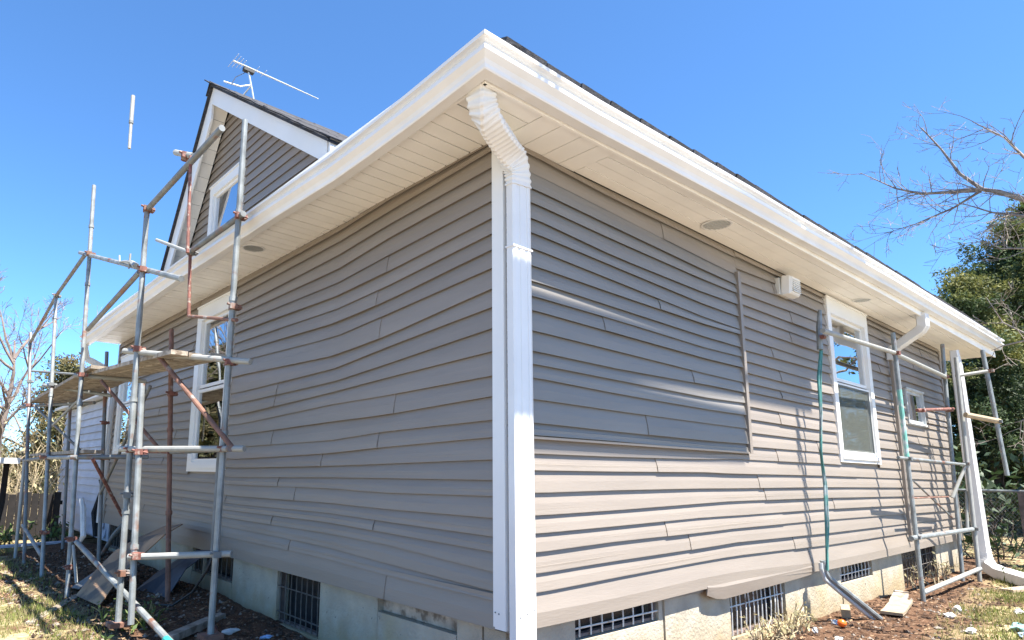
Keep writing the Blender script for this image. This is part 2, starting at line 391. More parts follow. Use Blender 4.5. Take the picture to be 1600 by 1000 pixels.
# right (sunlit) wall
RA = [0.30, 1.05, 2.25, 2.80]
RP = [(2.713,2.682,2.679,2.675),(2.598,2.573,2.530,2.515),(2.489,2.464,2.428,2.419),(2.397,2.371,2.346,2.346),(2.298,2.255,2.238,2.246),(2.208,2.182,2.141,2.141),
(2.111,2.082,2.035,2.031),(2.006,1.991,1.977,1.987),(1.911,1.898,1.877,1.878),(1.821,1.814,1.789,1.797),(1.735,1.722,1.702,1.705),(1.615,1.604,1.585,1.581),
(1.497,1.488,1.499,1.496),(1.421,1.412,1.399,1.411),(1.342,1.323,1.310,1.311),(1.220,1.211,1.203,1.201),(1.088,1.079,1.072,1.076),(1.019,1.018,1.004,1.008)]
rp = [(lambda zs: (lambda a: interp(a, RA, zs)))(z) for z in RP]
RB = [0.26, 0.97, 2.10, 2.50, 4.30, 9.0]
RL = [(0.918,0.921,0.934,0.949,0.954,0.93),(0.826,0.829,0.840,0.835,0.838,0.82),(0.703,0.714,0.723,0.722,0.730,0.715),(0.581,0.592,0.617,0.625,0.629,0.61),
(0.485,0.496,0.517,0.515,0.524,0.51),(0.386,0.404,0.413,0.420,0.425,0.405),(0.275,0.290,0.306,0.317,0.304,0.30),(0.176,0.193,0.214,0.219,0.196,0.20)]
rl = [(lambda zs: (lambda a: interp(a, RB, zs)))(z) for z in RL]
RR = [(2.58,2.623),(2.471,2.506),(2.368,2.391),(2.272,2.277),(2.182,2.178),(2.081,2.073),(1.975,1.963),(1.870,1.879),(1.777,1.764),(1.678,1.663),
(1.591,1.582),(1.515,1.508),(1.392,1.385),(1.285,1.276),(1.174,1.168),(1.058,1.061)]
r2 = [(lambda zs: (lambda a: interp(a, [2.9, 4.15], zs)))(z) for z in RR]
PX = 2.855     # right edge of the raised patch
for i in range(18):
    zt = (lambda a: TOP-0.004) if i == 0 else rp[i-1]
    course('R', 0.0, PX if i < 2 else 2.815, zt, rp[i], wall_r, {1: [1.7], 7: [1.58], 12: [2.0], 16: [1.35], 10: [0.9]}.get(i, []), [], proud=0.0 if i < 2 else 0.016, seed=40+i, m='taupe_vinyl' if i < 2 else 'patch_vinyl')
for i in range(17):
    zt = (lambda a: TOP-0.004) if i == 0 else (lambda a: 2.69) if False else r2[i-1]
    zb = r2[i] if i < 16 else rl[0]
    if i == 0:
        course('R', PX, WX-0.02, zt, lambda a: 2.69, wall_r, [6.2], WIN_R, seed=60)
        course('R', PX, WX-0.02, lambda a: 2.69, r2[0], wall_r, [6.6], WIN_R, seed=61)
    elif i < 16: course('R', PX, WX-0.02, zt, zb, wall_r, [random.uniform(3.2, 4.5), random.uniform(6.3, 8.8)] if i % 2 else [random.uniform(6.3, 7.2)], WIN_R, seed=62+i)
course('R', PX, WX-0.02, r2[15], rl[0], wall_r, [3.4, 7.7], WIN_R, seed=80)
course('R', 0.0, PX, lambda a: rp[17](a)-0.002, rl[0], wall_r, [], [], seed=81)
SR = {0: [1.35, 6.6], 1: [1.47, 5.3], 2: [3.0, 7.1], 3: [3.1, 8.0], 4: [4.6], 5: [1.55, 3.4, 6.9], 6: [1.85, 5.9], 7: [3.6, 8.1]}
for i in range(1, 8): course('R', 0.0, WX-0.02, rl[i-1], rl[i], wall_r, SR.get(i, []), [], seed=90+i)
course('R', 0.0, WX-0.02, rl[7], lambda a: interp(a, RB, (0.0, 0.004, 0.03, 0.03, -0.02, 0.0)), wall_r, [3.9, 7.4], [], seed=99, skirt=True)
# channel trim round the patch
mb = MB(); mb.box((2.815, -0.052, 1.0), (2.862, 0, 2.535)); mb.build('channel_trim', 'taupe_vinyl', wall_r)
mb = MB().box((0.0, -0.046, 0.998), (2.815, -0.003, 1.012)); mb.build('channel_trim', 'taupe_vinyl', wall_r)
# torn loose strip hanging below the skirt
mb = MB(); rings = []
for i in range(18):
    t = i/17; x = 2.02+2.15*t; drop = 0.056*(1-t)**0.8*min(1, t/0.09)
    rings.append([(x, -0.030, 0.06), (x, -0.0395-0.003*math.sin(t*7), 0.035-drop*0.3), (x, -0.030, -0.02-drop), (x, -0.026, -0.02-drop), (x, -0.026, 0.05)])
lab(mb.loft(rings).build('loose_flashing', 'taupe_vinyl', wall_r), 'torn strip sagging below the skirt of the sunlit wall')

# corner post and end trims
mb = MB(); mb.box((-0.026, -0.026, 0.012), (0.0, 0.062, 2.72)); mb.box((0.0, -0.026, 0.012), (0.075, -0.002, 2.72)); mb.build('corner_post', 'white_vinyl', house)
mb = MB(); mb.box((9.32, -0.03, 0.0), (9.36, 0.08, 2.72)); mb.box((9.26, -0.03, 0.0), (9.32, -0.003, 2.72)); mb.build('corner_post', 'taupe_vinyl', house)
mb = MB(); mb.box((-0.03, WY-0.06, 0.0), (-0.003, WY+0.02, 2.72)); mb.box((-0.003, WY, 0.0), (0.08, WY+0.02, 2.72)); mb.build('corner_post', 'taupe_vinyl', house)
# far walls that close the body
mb = MB(); mb.box((9.25, 0.1, -0.6), (9.35, 8.15, 2.75)); mb.box((0.1, 8.15, -0.6), (9.35, 8.25, 2.75)); mb.build('wall', 'taupe_vinyl', house)

# --- foundation: concrete pieces, recessed 3 cm
found = MB().box((0.20, 0.20, -0.9), (9.2, 8.1, -0.02)).build('foundation', 'void', house)
def fpiece(side, a0, a1, z0, z1, m='concrete', d0=0.03, name='concrete_panel', lean=0.0):
    mb = MB()
    if side == 'R': mb.box((a0+0.003, d0, z0), (a1-0.003, 0.19, z1))
    else: mb.box((d0, a0+0.003, z0), (0.19, a1-0.003, z1))
    return mb.build(name, m, found)
FZ = -0.8
for a0, a1, z0, z1, d in [(0.03, 0.61, FZ, 0.0, .03), (0.61, 1.50, FZ, -0.135, .022), (1.50, 1.555, FZ, 0.0, .04), (1.555, 2.03, FZ, 0.0, .028), (2.03, 2.475, FZ, 0.0, .032),
                       (2.475, 3.45, FZ, -0.385, .03), (3.45, 4.74, FZ, 0.0, .03), (4.74, 5.66, FZ, -0.195, .022), (5.66, 6.70, FZ, 0.0, .03), (6.70, 8.12, FZ, -0.455, .03), (8.12, 9.28, FZ, 0.0, .03)]:
    fpiece('R', a0, a1, z0, z1, d0=d)
for a0, a1, z0, z1, d in [(0.20, 0.405, FZ, 0.0, .03), (0.405, 1.175, FZ, -0.095, .028), (1.175, 1.92, FZ, 0.0, .03), (1.92, 2.62, FZ, -0.415, .03), (2.62, 3.53, FZ, 0.0, .034),
                       (3.53, 4.25, FZ, -0.235, .03), (4.25, 4.30, FZ, 0.0, .036), (4.30, 4.58, FZ, -0.25, .03), (4.58, 6.9, FZ, 0.0, .03), (6.9, 8.15, FZ, -0.33, .03)]:
    fpiece('L', a0, a1, z0, z1, d0=d)
lab(fpiece('L', 0.405, 1.175, -0.092, 0.0, m='weathered_plank', d0=0.075, name='board'), 'grey board closing a basement opening near the corner')
def rod(mb, a, b, r=0.005, n=5): return mb.tube([a, b], r, n)
def grate(side, a0, a1, z0, z1, nbars, hz, m, vertical_only=False, bent=0.0):
    b = MB()     # frame of the opening
    t = 0.018
    P = (lambda a, d, z: (a, d, z)) if side == 'R' else (lambda a, d, z: (d, a, z))
    for (p, q) in (((a0, z0), (a1, z0+t)), ((a0, z1-t), (a1, z1)), ((a0, z0+t), (a0+t, z1-t)), ((a1-t, z0+t), (a1, z1-t))):
        b.box(P(p[0], 0.06, p[1]), P(q[0], 0.10, q[1]))
    wdw = b.build('basement_window', 'fence_post_wood', house)
    for k in range(nbars):
        a = a0+(a1-a0)*(k+0.5)/nbars
        dx = bent*random.uniform(-1, 1)
        MB().tube([P(a+dx*0.3, 0.05, z0+0.005), P(a, 0.048-abs(dx)*0.5, (z0+z1)/2), P(a+dx, 0.05, z1-0.005)], 0.0055, 5).build('bar', m, wdw)
    for h in hz:
        z = z0+(z1-z0)*h
        MB().tube([P(a0+0.005, 0.042, z), P(a1-0.005, 0.042, z+bent*0.3)], 0.0055, 5).build('bar', m, wdw)
    pane = MB().box(P(a0, 0.14, z0), P(a1, 0.15, z1)).build('pane', 'basement_glass', wdw)
    return wdw
grate('R', 0.615, 1.495, -0.13, -0.002, 8, [0.45], 'wire_white')
grate('R', 2.48, 3.445, -0.38, -0.03, 13, [0.62], 'wire_white', bent=0.03)
grate('R', 4.745, 5.655, -0.19, 0.0, 9, [0.35], 'wire_white', bent=0.01)
grate('R', 6.705, 8.115, -0.45, 0.0, 12, [0.5, 0.75], 'wire_dark', bent=0.03)
grate('L', 1.925, 2.615, -0.41, 0.0, 8, [0.2, 0.68], 'wire_dark', bent=0.006)
grate('L', 3.535, 4.245, -0.23, 0.0, 6, [], 'wire_dark')
grate('L', 4.305, 4.575, -0.245, 0.0, 3, [], 'wire_dark')
grate('L', 6.91, 8.14, -0.325, 0.0, 9, [], 'wire_dark')

# --- windows
def window(side, a0, a1, z0, z1, sashes=True, tw=0.11, head=0.16, mid=0.5, interior='dark_room', low='insect_screen', sill=0.10, x0=0.0, name='window', curtain=None, fm='white_vinyl', gl='window_glass'):
    P = (lambda a, d, z: (a, d, z)) if side == 'R' else (lambda a, d, z: (x0+d, a, z))
    b = MB()
    b.box(P(a0, -0.038, z1-head), P(a1, 0.04, z1)); b.box(P(a0, -0.036, z0+sill), P(a0+tw, 0.04, z1-head)); b.box(P(a1-tw, -0.036, z0+sill), P(a1, 0.04, z1-head))
    b.box(P(a0, -0.036, z0), P(a1, 0.04, z0+sill)); b.box(P(a0-0.012, -0.048, z1-0.014), P(a1+0.012, -0.036, z1+0.006))
    wd = b.build(name, fm, house)
    i0, i1, j0, j1 = a0+tw, a1-tw, z0+sill, z1-head
    MB().box(P(a0+tw*0.5, -0.050, z0+sill*0.35), P(a1-tw*0.5, -0.034, z0+sill*0.75)).build('sill', 'white_vinyl', wd)
    zm = j0+(j1-j0)*mid
    spans = [(zm+0.02, j1, 0.012, 'window_glass'), (j0, zm-0.0, -0.006, low)] if sashes else [(j0, j1, 0.0, 'window_glass')]
    for (p, q, d, gm) in spans:
        s = MB(); t = 0.035
        s.box(P(i0, d-0.01, p), P(i1, d+0.02, p+t)); s.box(P(i0, d-0.01, q-t), P(i1, d+0.02, q)); s.box(P(i0, d-0.01, p+t), P(i0+t, d+0.02, q-t)); s.box(P(i1-t, d-0.01, p+t), P(i1, d+0.02, q-t))
        sh = s.build('sash', fm, wd)
    for (p, q, d, gm) in spans:
        MB().box(P(i0+0.03, d+0.004, p+0.03), P(i1-0.03, d+0.008, q-0.03)).build('pane', gl, wd)
        if gm == 'insect_screen': MB().box(P(i0+0.02, d-0.012, p+0.02), P(i1-0.02, d-0.0105, q-0.02)).build('insect_screen', 'insect_screen', wd)
    ib = MB().box(P(a0+0.02, 0.45, z0), P(a1-0.02, 0.46, z1)).build('interior', interior, wd)
    s = MB(); s.box(P(a0+0.01, 0.05, z0+0.01), P(a0+0.02, 0.45, z1)); s.box(P(a1-0.02, 0.05, z0+0.01), P(a1-0.01, 0.45, z1)); s.box(P(a0, 0.05, z0), P(a1, 0.45, z0+0.01)); s.box(P(a0, 0.05, z1), P(a1, 0.45, z1+0.01))
    s.build('reveal', interior, wd)
    if curtain:
        cs = MB(); n = 14; rings = []
        for k in range(n+1):
            a = i0+(i1-i0)*(curtain[0]+(curtain[1]-curtain[0])*k/n); d = 0.10+0.018*math.sin(k*2.3)
            rings.append([P(a, d, j0), P(a, d, j0+(j1-j0)*curtain[2]), P(a, d+0.004, j0+(j1-j0)*curtain[2]), P(a, d+0.004, j0)])
        cs.loft(rings).build('curtain', 'curtain', wd)
    return wd
lab(window('R', *WIN_R[0], mid=0.50, curtain=(0.0, 1.0, 0.5), tw=0.10, head=0.17), 'tall white double hung window on the sunlit wall')
lab(window('R', *WIN_R[1], sashes=False, tw=0.022, head=0.022, sill=0.035, fm='grey_plastic'), 'small window near the far end of the sunlit wall')
lab(window('L', *WIN_L[0], mid=0.50, low='window_glass', tw=0.13, head=0.17), 'tall white window behind the first scaffold bay')
lab(window('L', *WIN_L[1], mid=0.5, low='window_glass', tw=0.10, head=0.13), 'far white window behind the scaffold deck')

# --- soffit boards (the overhang widens a little along the sunlit side)
GX, GY = 10.6, 8.35
def orr(x): return interp(x, [-0.5, 0.3, 2.0, 5.3, 10.6], [0.335, 0.345, 0.395, 0.43, 0.455])
def oll(y): return interp(y, [-0.4, 0.5, 3.0, 8.35], [0.475, 0.47, 0.445, 0.45])
def gzr(x): return interp(x, [-0.5, 0.4, 2.0, 5.3, 10.6], [0.0, -0.004, 0.006, 0.042, 0.10])
def gzl(y): return interp(y, [-0.4, 0.1, 0.6, 1.0, 1.9, 3.5, 8.35], [0.0, -0.036, -0.060, -0.068, -0.041, -0.012, -0.09])
OL, OR = oll(-0.4), orr(-0.4)
soff = MB().box((0.02, 0.02, 2.762), (GX-0.02, GY-0.02, 2.79)).build('soffit', 'void', house)
MB().box((-0.44, -0.33, 2.763), (-0.0, GY-0.02, 2.765)).build('backing', 'void', soff); MB().box((0.0, -0.33, 2.763), (GX-0.02, 0.02, 2.765)).build('backing', 'void', soff)
y = -OR+0.02; k = 0
while y < GY-0.05:
    wd = random.choice((0.108, 0.112, 0.116)); y1 = min(y+wd, GY)
    zj = 0.0012*math.sin(k*2.1)
    MB().box((-oll(y)+0.004, y+0.0045, 2.750+zj), (-0.024-random.choice((0, 0.006, 0.012)) if y > 0.03 else -0.004, y1-0.0045, 2.760+zj)).build('soffit_board', 'soffit_vinyl', soff)
    if y > 0.03:
        MB().box((-0.024, y+0.012, 2.751), (-0.0, y1-0.002, 2.761)).build('soffit_edge', 'soffit_vinyl', soff)
    y = y1; k += 1
for a, b in ((0.0, 0.16), (0.16, 0.34), (0.34, 0.50), (0.50, 0.66)):
    MB().box((a+0.003, -orr(a)+0.004, 2.750), (b-0.003, -0.007, 2.760)).build('soffit_board', 'soffit_vinyl', soff)
for q, (p0, p1) in enumerate(((0.0, 0.26), (0.26, 0.50), (0.50, 0.75), (0.75, 1.0))):
    xs = [0.66, 3.4+0.7*q, 7.0+0.5*q, GX]; z_ = 2.750+0.003*(q % 2)
    for a, b in zip(xs[:-1], xs[1:]):
        rings = []
        for t in range(7):
            x = a+0.003+(b-a-0.006)*t/6; w_ = orr(x)-0.012
            ya, yb = -0.008-w_*p0-0.003, -0.008-w_*p1+0.003
            rings.append([(x, ya, z_), (x, yb, z_), (x, yb, 2.760), (x, ya, 2.760)])
        MB().loft(rings).build('soffit_board', 'soffit_vinyl', soff)
MB().box((9.37, -0.0, 2.750), (GX, 8.3, 2.758)).build('soffit_board', 'soffit_vinyl', soff)
MB().box((-0.0, 8.28, 2.750), (9.3, GY, 2.758)).build('soffit_board', 'soffit_vinyl', soff)
# small dark nail holes along the wall edge of the soffit
def round_vent(x, y, r):
    b = MB(); ring = lambda rr, z: [(x+rr*math.cos(2*math.pi*i/24), y+rr*math.sin(2*math.pi*i/24), z) for i in range(24)]
    b.loft([ring(r, 2.751), ring(r, 2.744), ring(r*0.88, 2.742), ring(r*0.86, 2.747)], cap=False)
    v = b.build('soffit_vent', 'white_vinyl', soff, smooth=False)
    MB().loft([ring(r*0.87, 2.7485), ring(r*0.87, 2.7475)]).build('vent_mesh', 'grey_plastic', v)
    for i in range(-3, 4):
        yy = i*r*0.23; hw = math.sqrt(max(0.0, (r*0.86)**2-yy*yy))
        MB().obox((x, y+yy, 2.7445), (hw, 0, 0), (0, r*0.06, 0.0015), (0, 0, 0.0012)).build('louvre', 'lens_plastic', v)
round_vent(2.204, -0.185, 0.115); round_vent(5.46, -0.19, 0.09); round_vent(-0.30, 2.75, 0.10)

# --- gutters (profile: outward distance d from the fascia, height z above the soffit)
KP = [(0, .128), (0, .012), (.012, 0), (.076, 0), (.082, .006), (.086, .020), (.096, .036), (.114, .050), (.124, .058), (.126, .074), (.118, .082), (.106, .090),
      (.103, .104), (.114, .110), (.134, .114), (.136, .130), (.112, .130), (.11, .112), (.02, .10)]
KP = [(d, z*1.15) for d, z in KP]
def gut(side):
    b = MB(); rings = []
    sts = [0.0, 0.1, 0.35, 0.6, 0.8, 1.0, 1.3, 1.6, 1.9, 2.4, 3, 4, 5.5, 7, 8.35] if side == 'L' else [0, 0.3, 1, 2, 3, 4, 5.3, 7, 8.8, 10.6]
    for q, s in enumerate(sts):
        ring = []
        sag = 0.003*math.sin(s*1.7)
        for d, z in KP:
            if side == 'L':
                x = -((oll(s) if q else OL)+d); y = (-(OR+d) if q == 0 else s); ring.append((x, y, 2.736+z+(sag+gzl(s) if q else 0)))
            else:
                y = -((orr(s) if q else OR)+d); x = (-(OL+d) if q == 0 else s); ring.append((x, y, 2.736+z+(sag+gzr(s) if q else 0)))
        rings.append(ring)
    return b.loft(rings).build('gutter', 'white_aluminium', house)
lab(gut('L'), 'white gutter above the shaded wall'); lab(gut('R'), 'white gutter above the sunlit wall')
rl_ = []; rr_ = []
for q in range(12):
    y = -OR+(GY+OR)*q/11; x = -oll(y); rl_.append([(x-0.001, y, 2.728), (x+0.016, y, 2.728), (x+0.016, y, 2.99), (x-0.001, y, 2.99)])
    x = -OL+(GX+OL)*q/11; y = -orr(x); rr_.append([(x, y-0.001, 2.728), (x, y+0.016, 2.728), (x, y+0.016, 2.99), (x, y-0.001, 2.99)])
MB().loft(rl_).build('fascia', 'soffit_vinyl', house); MB().loft(rr_).build('fascia', 'soffit_vinyl', house)

# --- downspouts
def rrect(hx, hy, c, ux, uy, ribs=True):
    pts = []
    k = 0.22
    loc = [(-1,-1+k),(-1+k,-1),(-0.55,-1),(-0.5,-0.86),(-0.28,-0.86),(-0.22,-1),(0.22,-1),(0.28,-0.86),(0.5,-0.86),(0.55,-1),(1-k,-1),(1,-1+k),(1,1-k),(1-k,1),(-1+k,1),(-1,1-k)]
    if not ribs: loc = [(-1,-1+k),(-1+k,-1),(1-k,-1),(1,-1+k),(1,1-k),(1-k,1),(-1+k,1),(-1,1-k)]
    for p, q in loc: pts.append(Vector(c)+Vector(ux)*p*hx+Vector(uy)*q*hy)
    return pts
def spout(path, sizes, name, parent, ridge=False, m='white_aluminium', sub=26):
    P = [Vector(p) for p in path]; rings = []
    dense = []
    for i in range(len(P)-1):
        nseg = max(2, int((P[i+1]-P[i]).length/0.0085)) if ridge else 6
        for j in range(nseg): dense.append((P[i].lerp(P[i+1], j/nseg), (i+j/nseg)/(len(P)-1)))
    dense.append((P[-1], 1.0))
    pts = [d[0] for d in dense]
    if ridge:
        for _ in range(60): pts = [pts[0]]+[(pts[i-1]+pts[i]*2+pts[i+1])/4 for i in range(1, len(pts)-1)]+[pts[-1]]
    for i, p in enumerate(pts):
        t = (pts[min(i+1, len(pts)-1)]-pts[max(i-1, 0)]).normalized()
        ux = Vector((1, 0, 0)); ux = (ux-t*ux.dot(t)).normalized(); uy = t.cross(ux)
        if uy.y < 0: uy = -uy
        s = dense[i][1]; hx = sizes[0]+(sizes[2]-sizes[0])*s; hy = sizes[1]+(sizes[3]-sizes[1])*s
        if ridge: e = (1.045, 1.03, 0.95, 0.96)[i % 4]; hx *= e; hy *= e
        rings.append(rrect(hx, hy, p, ux, uy, not ridge))
    return MB().loft(rings).build(name, m, parent, smooth=False)
ds = spout([(0.053, -0.0735, 2.50), (0.053, -0.0735, 1.0), (0.053, -0.0735, -0.62)], (0.0765, 0.029, 0.0765, 0.029), 'downspout', house)
lab(ds, 'wide white downspout at the corner of the house')
spout([(-0.425, -0.255, 2.752), (-0.425, -0.255, 2.70), (-0.412, -0.249, 2.668), (-0.36, -0.226, 2.642), (-0.12, -0.135, 2.605), (-0.03, -0.103, 2.588), (0.025, -0.084, 2.56), (0.048, -0.076, 2.515), (0.053, -0.0745, 2.43)], (0.055, 0.066, 0.081, 0.033), 'elbow', ds, ridge=True)
MB().box((-0.028, -0.106, 2.052), (0.134, -0.043, 2.062)).build('joint_band', 'white_aluminium', ds)
for z in (0.09,):
    b = MB()
    for k in range(5): b.tube([(0.0+0.026*k, -0.1035, z+0.006*k), (0.0+0.026*k, -0.106, z+0.006*k)], 0.004, 6)
    b.tube([(-0.027, 0.02, z), (-0.030, 0.02, z)], 0.004, 6); b.tube([(-0.027, 0.045, z+0.004), (-0.030, 0.045, z+0.004)], 0.004, 6)
    b.build('screw', 'dull_steel', ds)
d2 = spout([(6.72, -0.43, 2.76), (6.72, -0.43, 2.62), (6.73, -0.40, 2.575), (6.80, -0.13, 2.42), (6.80, -0.075, 2.37), (6.80, -0.065, 2.26)], (0.068, 0.055, 0.06, 0.045), 'downspout', house)
lab(d2, 'short white offset elbow between gutter and wall past the tall window')
spout([(6.80, -0.055, 2.30), (6.80, -0.055, 0.1)], (0.020, 0.018, 0.020, 0.018), 'pipe', d2, m='taupe_vinyl')
d3 = spout([(8.78, -0.30, 2.62), (8.83, -0.30, 2.40), (8.88, -0.30, 1.0), (8.93, -0.30, -0.20)], (0.055, 0.045, 0.10, 0.075), 'downspout', house)
lab(d3, 'white downspout at the far end of the sunlit wall')
spout([(8.93, -0.30, -0.06), (8.93, -0.31, -0.20), (8.86, -0.36, -0.31), (8.62, -0.50, -0.345), (8.1, -0.80, -0.35), (7.7, -1.04, -0.355), (7.3, -1.28, -0.36)], (0.10, 0.075, 0.085, 0.065), 'elbow', d3, ridge=True)
d4 = spout([(-0.52, 8.2, 2.75), (-0.53, 8.22, 2.62), (-0.46, 8.32, 2.46), (-0.10, 8.33, 2.30), (-0.05, 8.33, 2.15), (-0.05, 8.33, 0.0)], (0.05, 0.05, 0.04, 0.04), 'downspout', house)
lab(d4, 'white downspout at the far end of the shaded wall')

# --- floodlight
fl = MB(); fl.box((3.66, -0.045, 2.50), (3.90, -0.012, 2.66)); c = fl.build('flood_light', 'lens_plastic', house)
b = MB(); rings = []
for d, s in ((-0.045, 1.0), (-0.06, 1.06), (-0.115, 1.0), (-0.135, 0.86)):
    rings.append([(3.80-0.11*s, d, 2.585-0.085*s), (3.80+0.11*s, d, 2.585-0.085*s), (3.80+0.11*s, d-0.012, 2.585+0.085*s), (3.80-0.11*s, d-0.012, 2.585+0.085*s)])
b.loft(rings).build('housing', 'white_vinyl', c)
b = MB()
for k in range(7): b.box((3.715, -0.149, 2.52+0.018*k), (3.885, -0.139, 2.530+0.018*k))
b.build('lens', 'lens_plastic', c)
lab(c, 'white flood light box under the soffit')

# --- roof
EZ = 3.015; S = 0.36
x0, y0, x1, y1 = -OL+0.055, -OR+0.02, GX+0.03, GY+0.03
hh = (y1-y0)/2
rx0, rx1, ry, rz = x0+hh, x1-hh, (y0+y1)/2, EZ+S*hh
yf = -orr(GX)+0.02
b = MB(); vs = [(x0,y0,EZ),(x1,yf,EZ+0.07),(x1,y1,EZ),(x0+0.02,y1,EZ-0.03),(rx0,ry,rz),(rx1,ry,rz)]
vs += [(p[0], p[1], p[2]-0.028) for p in vs]
b.add(vs, [(0,1,5,4),(1,2,5),(2,3,4,5),(3,0,4),(7,6,10,11),(8,7,11),(9,8,11,10),(6,9,10),(0,6,7,1),(1,7,8,2),(2,8,9,3),(3,9,6,0)])
roof = b.build('roof', 'shingle', house)
sn = Vector((0, -S, 1)).normalized()
x = x0+0.10; k = 0
while x < x1-0.1:                       # starter course over the sunlit gutter
    wd = random.uniform(0.28, 0.34); zo = random.uniform(0.0, 0.007); ye = -orr(x)+0.006-random.uniform(0, 0.010)
    MB().obox((x+wd/2, ye+0.14, EZ+gzr(x)+S*0.13+0.034+zo), (wd/2-0.003, 0, 0), (0, 0.14, 0.14*S), (sn*0.014)).build('shingle', 'shingle', roof); x += wd
y = y0+0.12
sn = Vector((-S, 0, 1)).normalized()
while y < y1-0.1:
    wd = random.uniform(0.28, 0.34); zo = random.uniform(0.0, 0.005); xe = -oll(y)+0.012
    MB().obox((xe+0.14, y+wd/2, EZ-0.010+gzl(y)+S*0.13+zo), (0, wd/2-0.003, 0), (0.14, 0, 0.14*S), (sn*0.006)).build('shingle', 'shingle', roof); y += wd
for k in range(5):                      # hip caps climbing from the corner
    t = 0.12+0.17*k
    c_ = Vector((x0+t+0.07, y0+t-0.01, EZ+S*t+0.026+0.006*k)); dv = Vector((1, 1, S)).normalized(); sv = Vector((1, -1, 0)).normalized()
    b = MB(); up = Vector((0, 0, 1))
    b.loft([[c_-dv*0.16+sv*0.11-up*0.045, c_-dv*0.16+up*0.012, c_-dv*0.16-sv*0.11-up*0.045, c_-dv*0.16-up*0.010], [c_+dv*0.16+sv*0.11-up*0.055, c_+dv*0.16, c_+dv*0.16-sv*0.11-up*0.055, c_+dv*0.16-up*0.022]])
    b.build('hip_shingle', 'shingle', roof)

# --- gable dormer
AY, AZ = 4.40, 5.20           # apex of the rake line at x = -0.2
SR_, SL_ = 0.672, 1.46
YR, YL = 1.70, 5.76
def zr(y): return AZ-(AY-y)*SR_ if y < AY else AZ-(y-AY)*SL_
gable = MB()
GW = (3.80, 4.76, 3.25, 4.115)
def yl(z, off=0.23): return AY+(AZ-off-z)/SL_
def yr(z, off=0.23): return max(1.85, AY-(AZ-off-z)/SR_)
gspans = []
z = 2.98
while z < 4.86:
    zt = z+0.104
    segs = [('all', None, None)]
    ya, yb, yc, yd = yr(z), yl(z), yr(zt), yl(zt)
    spans = [(ya, yc, yb, yd)] if not (GW[2]-0.02 < z+0.05 < GW[3]+0.02) else [(ya, yc, GW[0]+0.02, GW[0]+0.02), (GW[1]-0.02, GW[1]-0.02, yb, yd)]
    for (a, a2, c_, c2) in spans:
        if c_-a < 0.05: continue
        gable.loft([[(0.02, a, z), (0.02, a2, zt), (0.05, a2, zt), (0.05, a, z)], [(0.02, c_, z), (0.02, c2, zt), (0.05, c2, zt), (0.05, c_, z)]])
        gspans.append((a, a2, c_, c2, z, zt))
    z = zt
gab = gable.build('gable_wall', 'taupe_vinyl', house); lab(gab, 'gable wall of the dormer in taupe siding')
for (a, a2, c_, c2, z, zt) in gspans:
    ring = lambda yb_, yt_: [(0.018, yt_, zt+0.003), (0.014, yt_, zt-0.002), (0.0, yb_, z+0.004), (0.0, yb_, z), (0.006, yb_, z), (0.008, yb_, z+0.02), (0.018, yb_, z+0.03)]
    MB().loft([ring(a, a2), ring(c_, c2)]).build('siding_plank', 'taupe_vinyl', gab)
lab(window('L', *GW, sashes=False, tw=0.10, head=0.12, sill=0.08, x0=0.02, gl='dormer_glass'), 'gable window of the dormer')
def rake(side):
    b = MB(); t = 0.225
    if side == 'R': pts = [(AY, AZ), (YR, zr(YR))]; h = 0.20
    else: pts = [(AY, AZ), (YL, zr(YL))]; h = 0.36
    (ya, za), (yb, zb) = pts
    b.loft([[(-0.2, ya, za), (-0.175, ya, za), (-0.175, ya, za-h*1.15), (-0.2, ya, za-h*1.15)], [(-0.2, yb, zb), (-0.175, yb, zb), (-0.175, yb, zb-h), (-0.2, yb, zb-h)]])
    o = b.build('rake_board', 'white_vinyl', house)
    # boards lining the underside of the overhang
    n = 14 if side == 'L' else 16
    for k in range(n):
        p, q = k/n, (k+1)/n
        yy0, zz0, yy1, zz1 = ya+(yb-ya)*p, za+(zb-za)*p-0.19, ya+(yb-ya)*q, za+(zb-za)*q-0.19
        if side == 'L': zz0 -= 0.05; zz1 -= 0.05
        L = Vector((0, yy1-yy0, zz1-zz0)); nn = Vector((0, -L.z, L.y)).normalized()
        if nn.z < 0: nn = -nn
        MB().obox((-0.09, (yy0+yy1)/2, (zz0+zz1)/2+0.03), (0.085, 0, 0), L*0.488, nn*0.006).build('soffit_board', 'soffit_vinyl', o)
rake('R'); rake('L')
# roof slabs and shingles of the dormer
b = MB(); e = 0.03
b.loft([[(-0.235, AY, AZ+0.015), (-0.235, YR-0.06, zr(YR-0.06)+0.015), (-0.235, YR-0.06, zr(YR-0.06)-0.012), (-0.235, AY, AZ-0.02), (-0.235, YL, zr(YL)-0.012), (-0.235, YL, zr(YL)+0.02)],
        [(4.3, AY, AZ+0.015), (4.3, YR-0.06, zr(YR-0.06)+0.015), (4.3, YR-0.06, zr(YR-0.06)-0.012), (4.3, AY, AZ-0.02), (4.3, YL, zr(YL)-0.012), (4.3, YL, zr(YL)+0.02)]])
droof = b.build('roof', 'shingle', house); lab(droof, 'dark shingle roof of the gable dormer')
dv = Vector((0, 1, SR_)).normalized(); nn = Vector((0, -SR_, 1)).normalized()
slen = (AY-YR+0.06)/dv.y; rows_n = 23
shm = MB().obox((0, 0, 0), (0.235, 0, 0), dv*0.085, nn*0.0055); 
sme = None
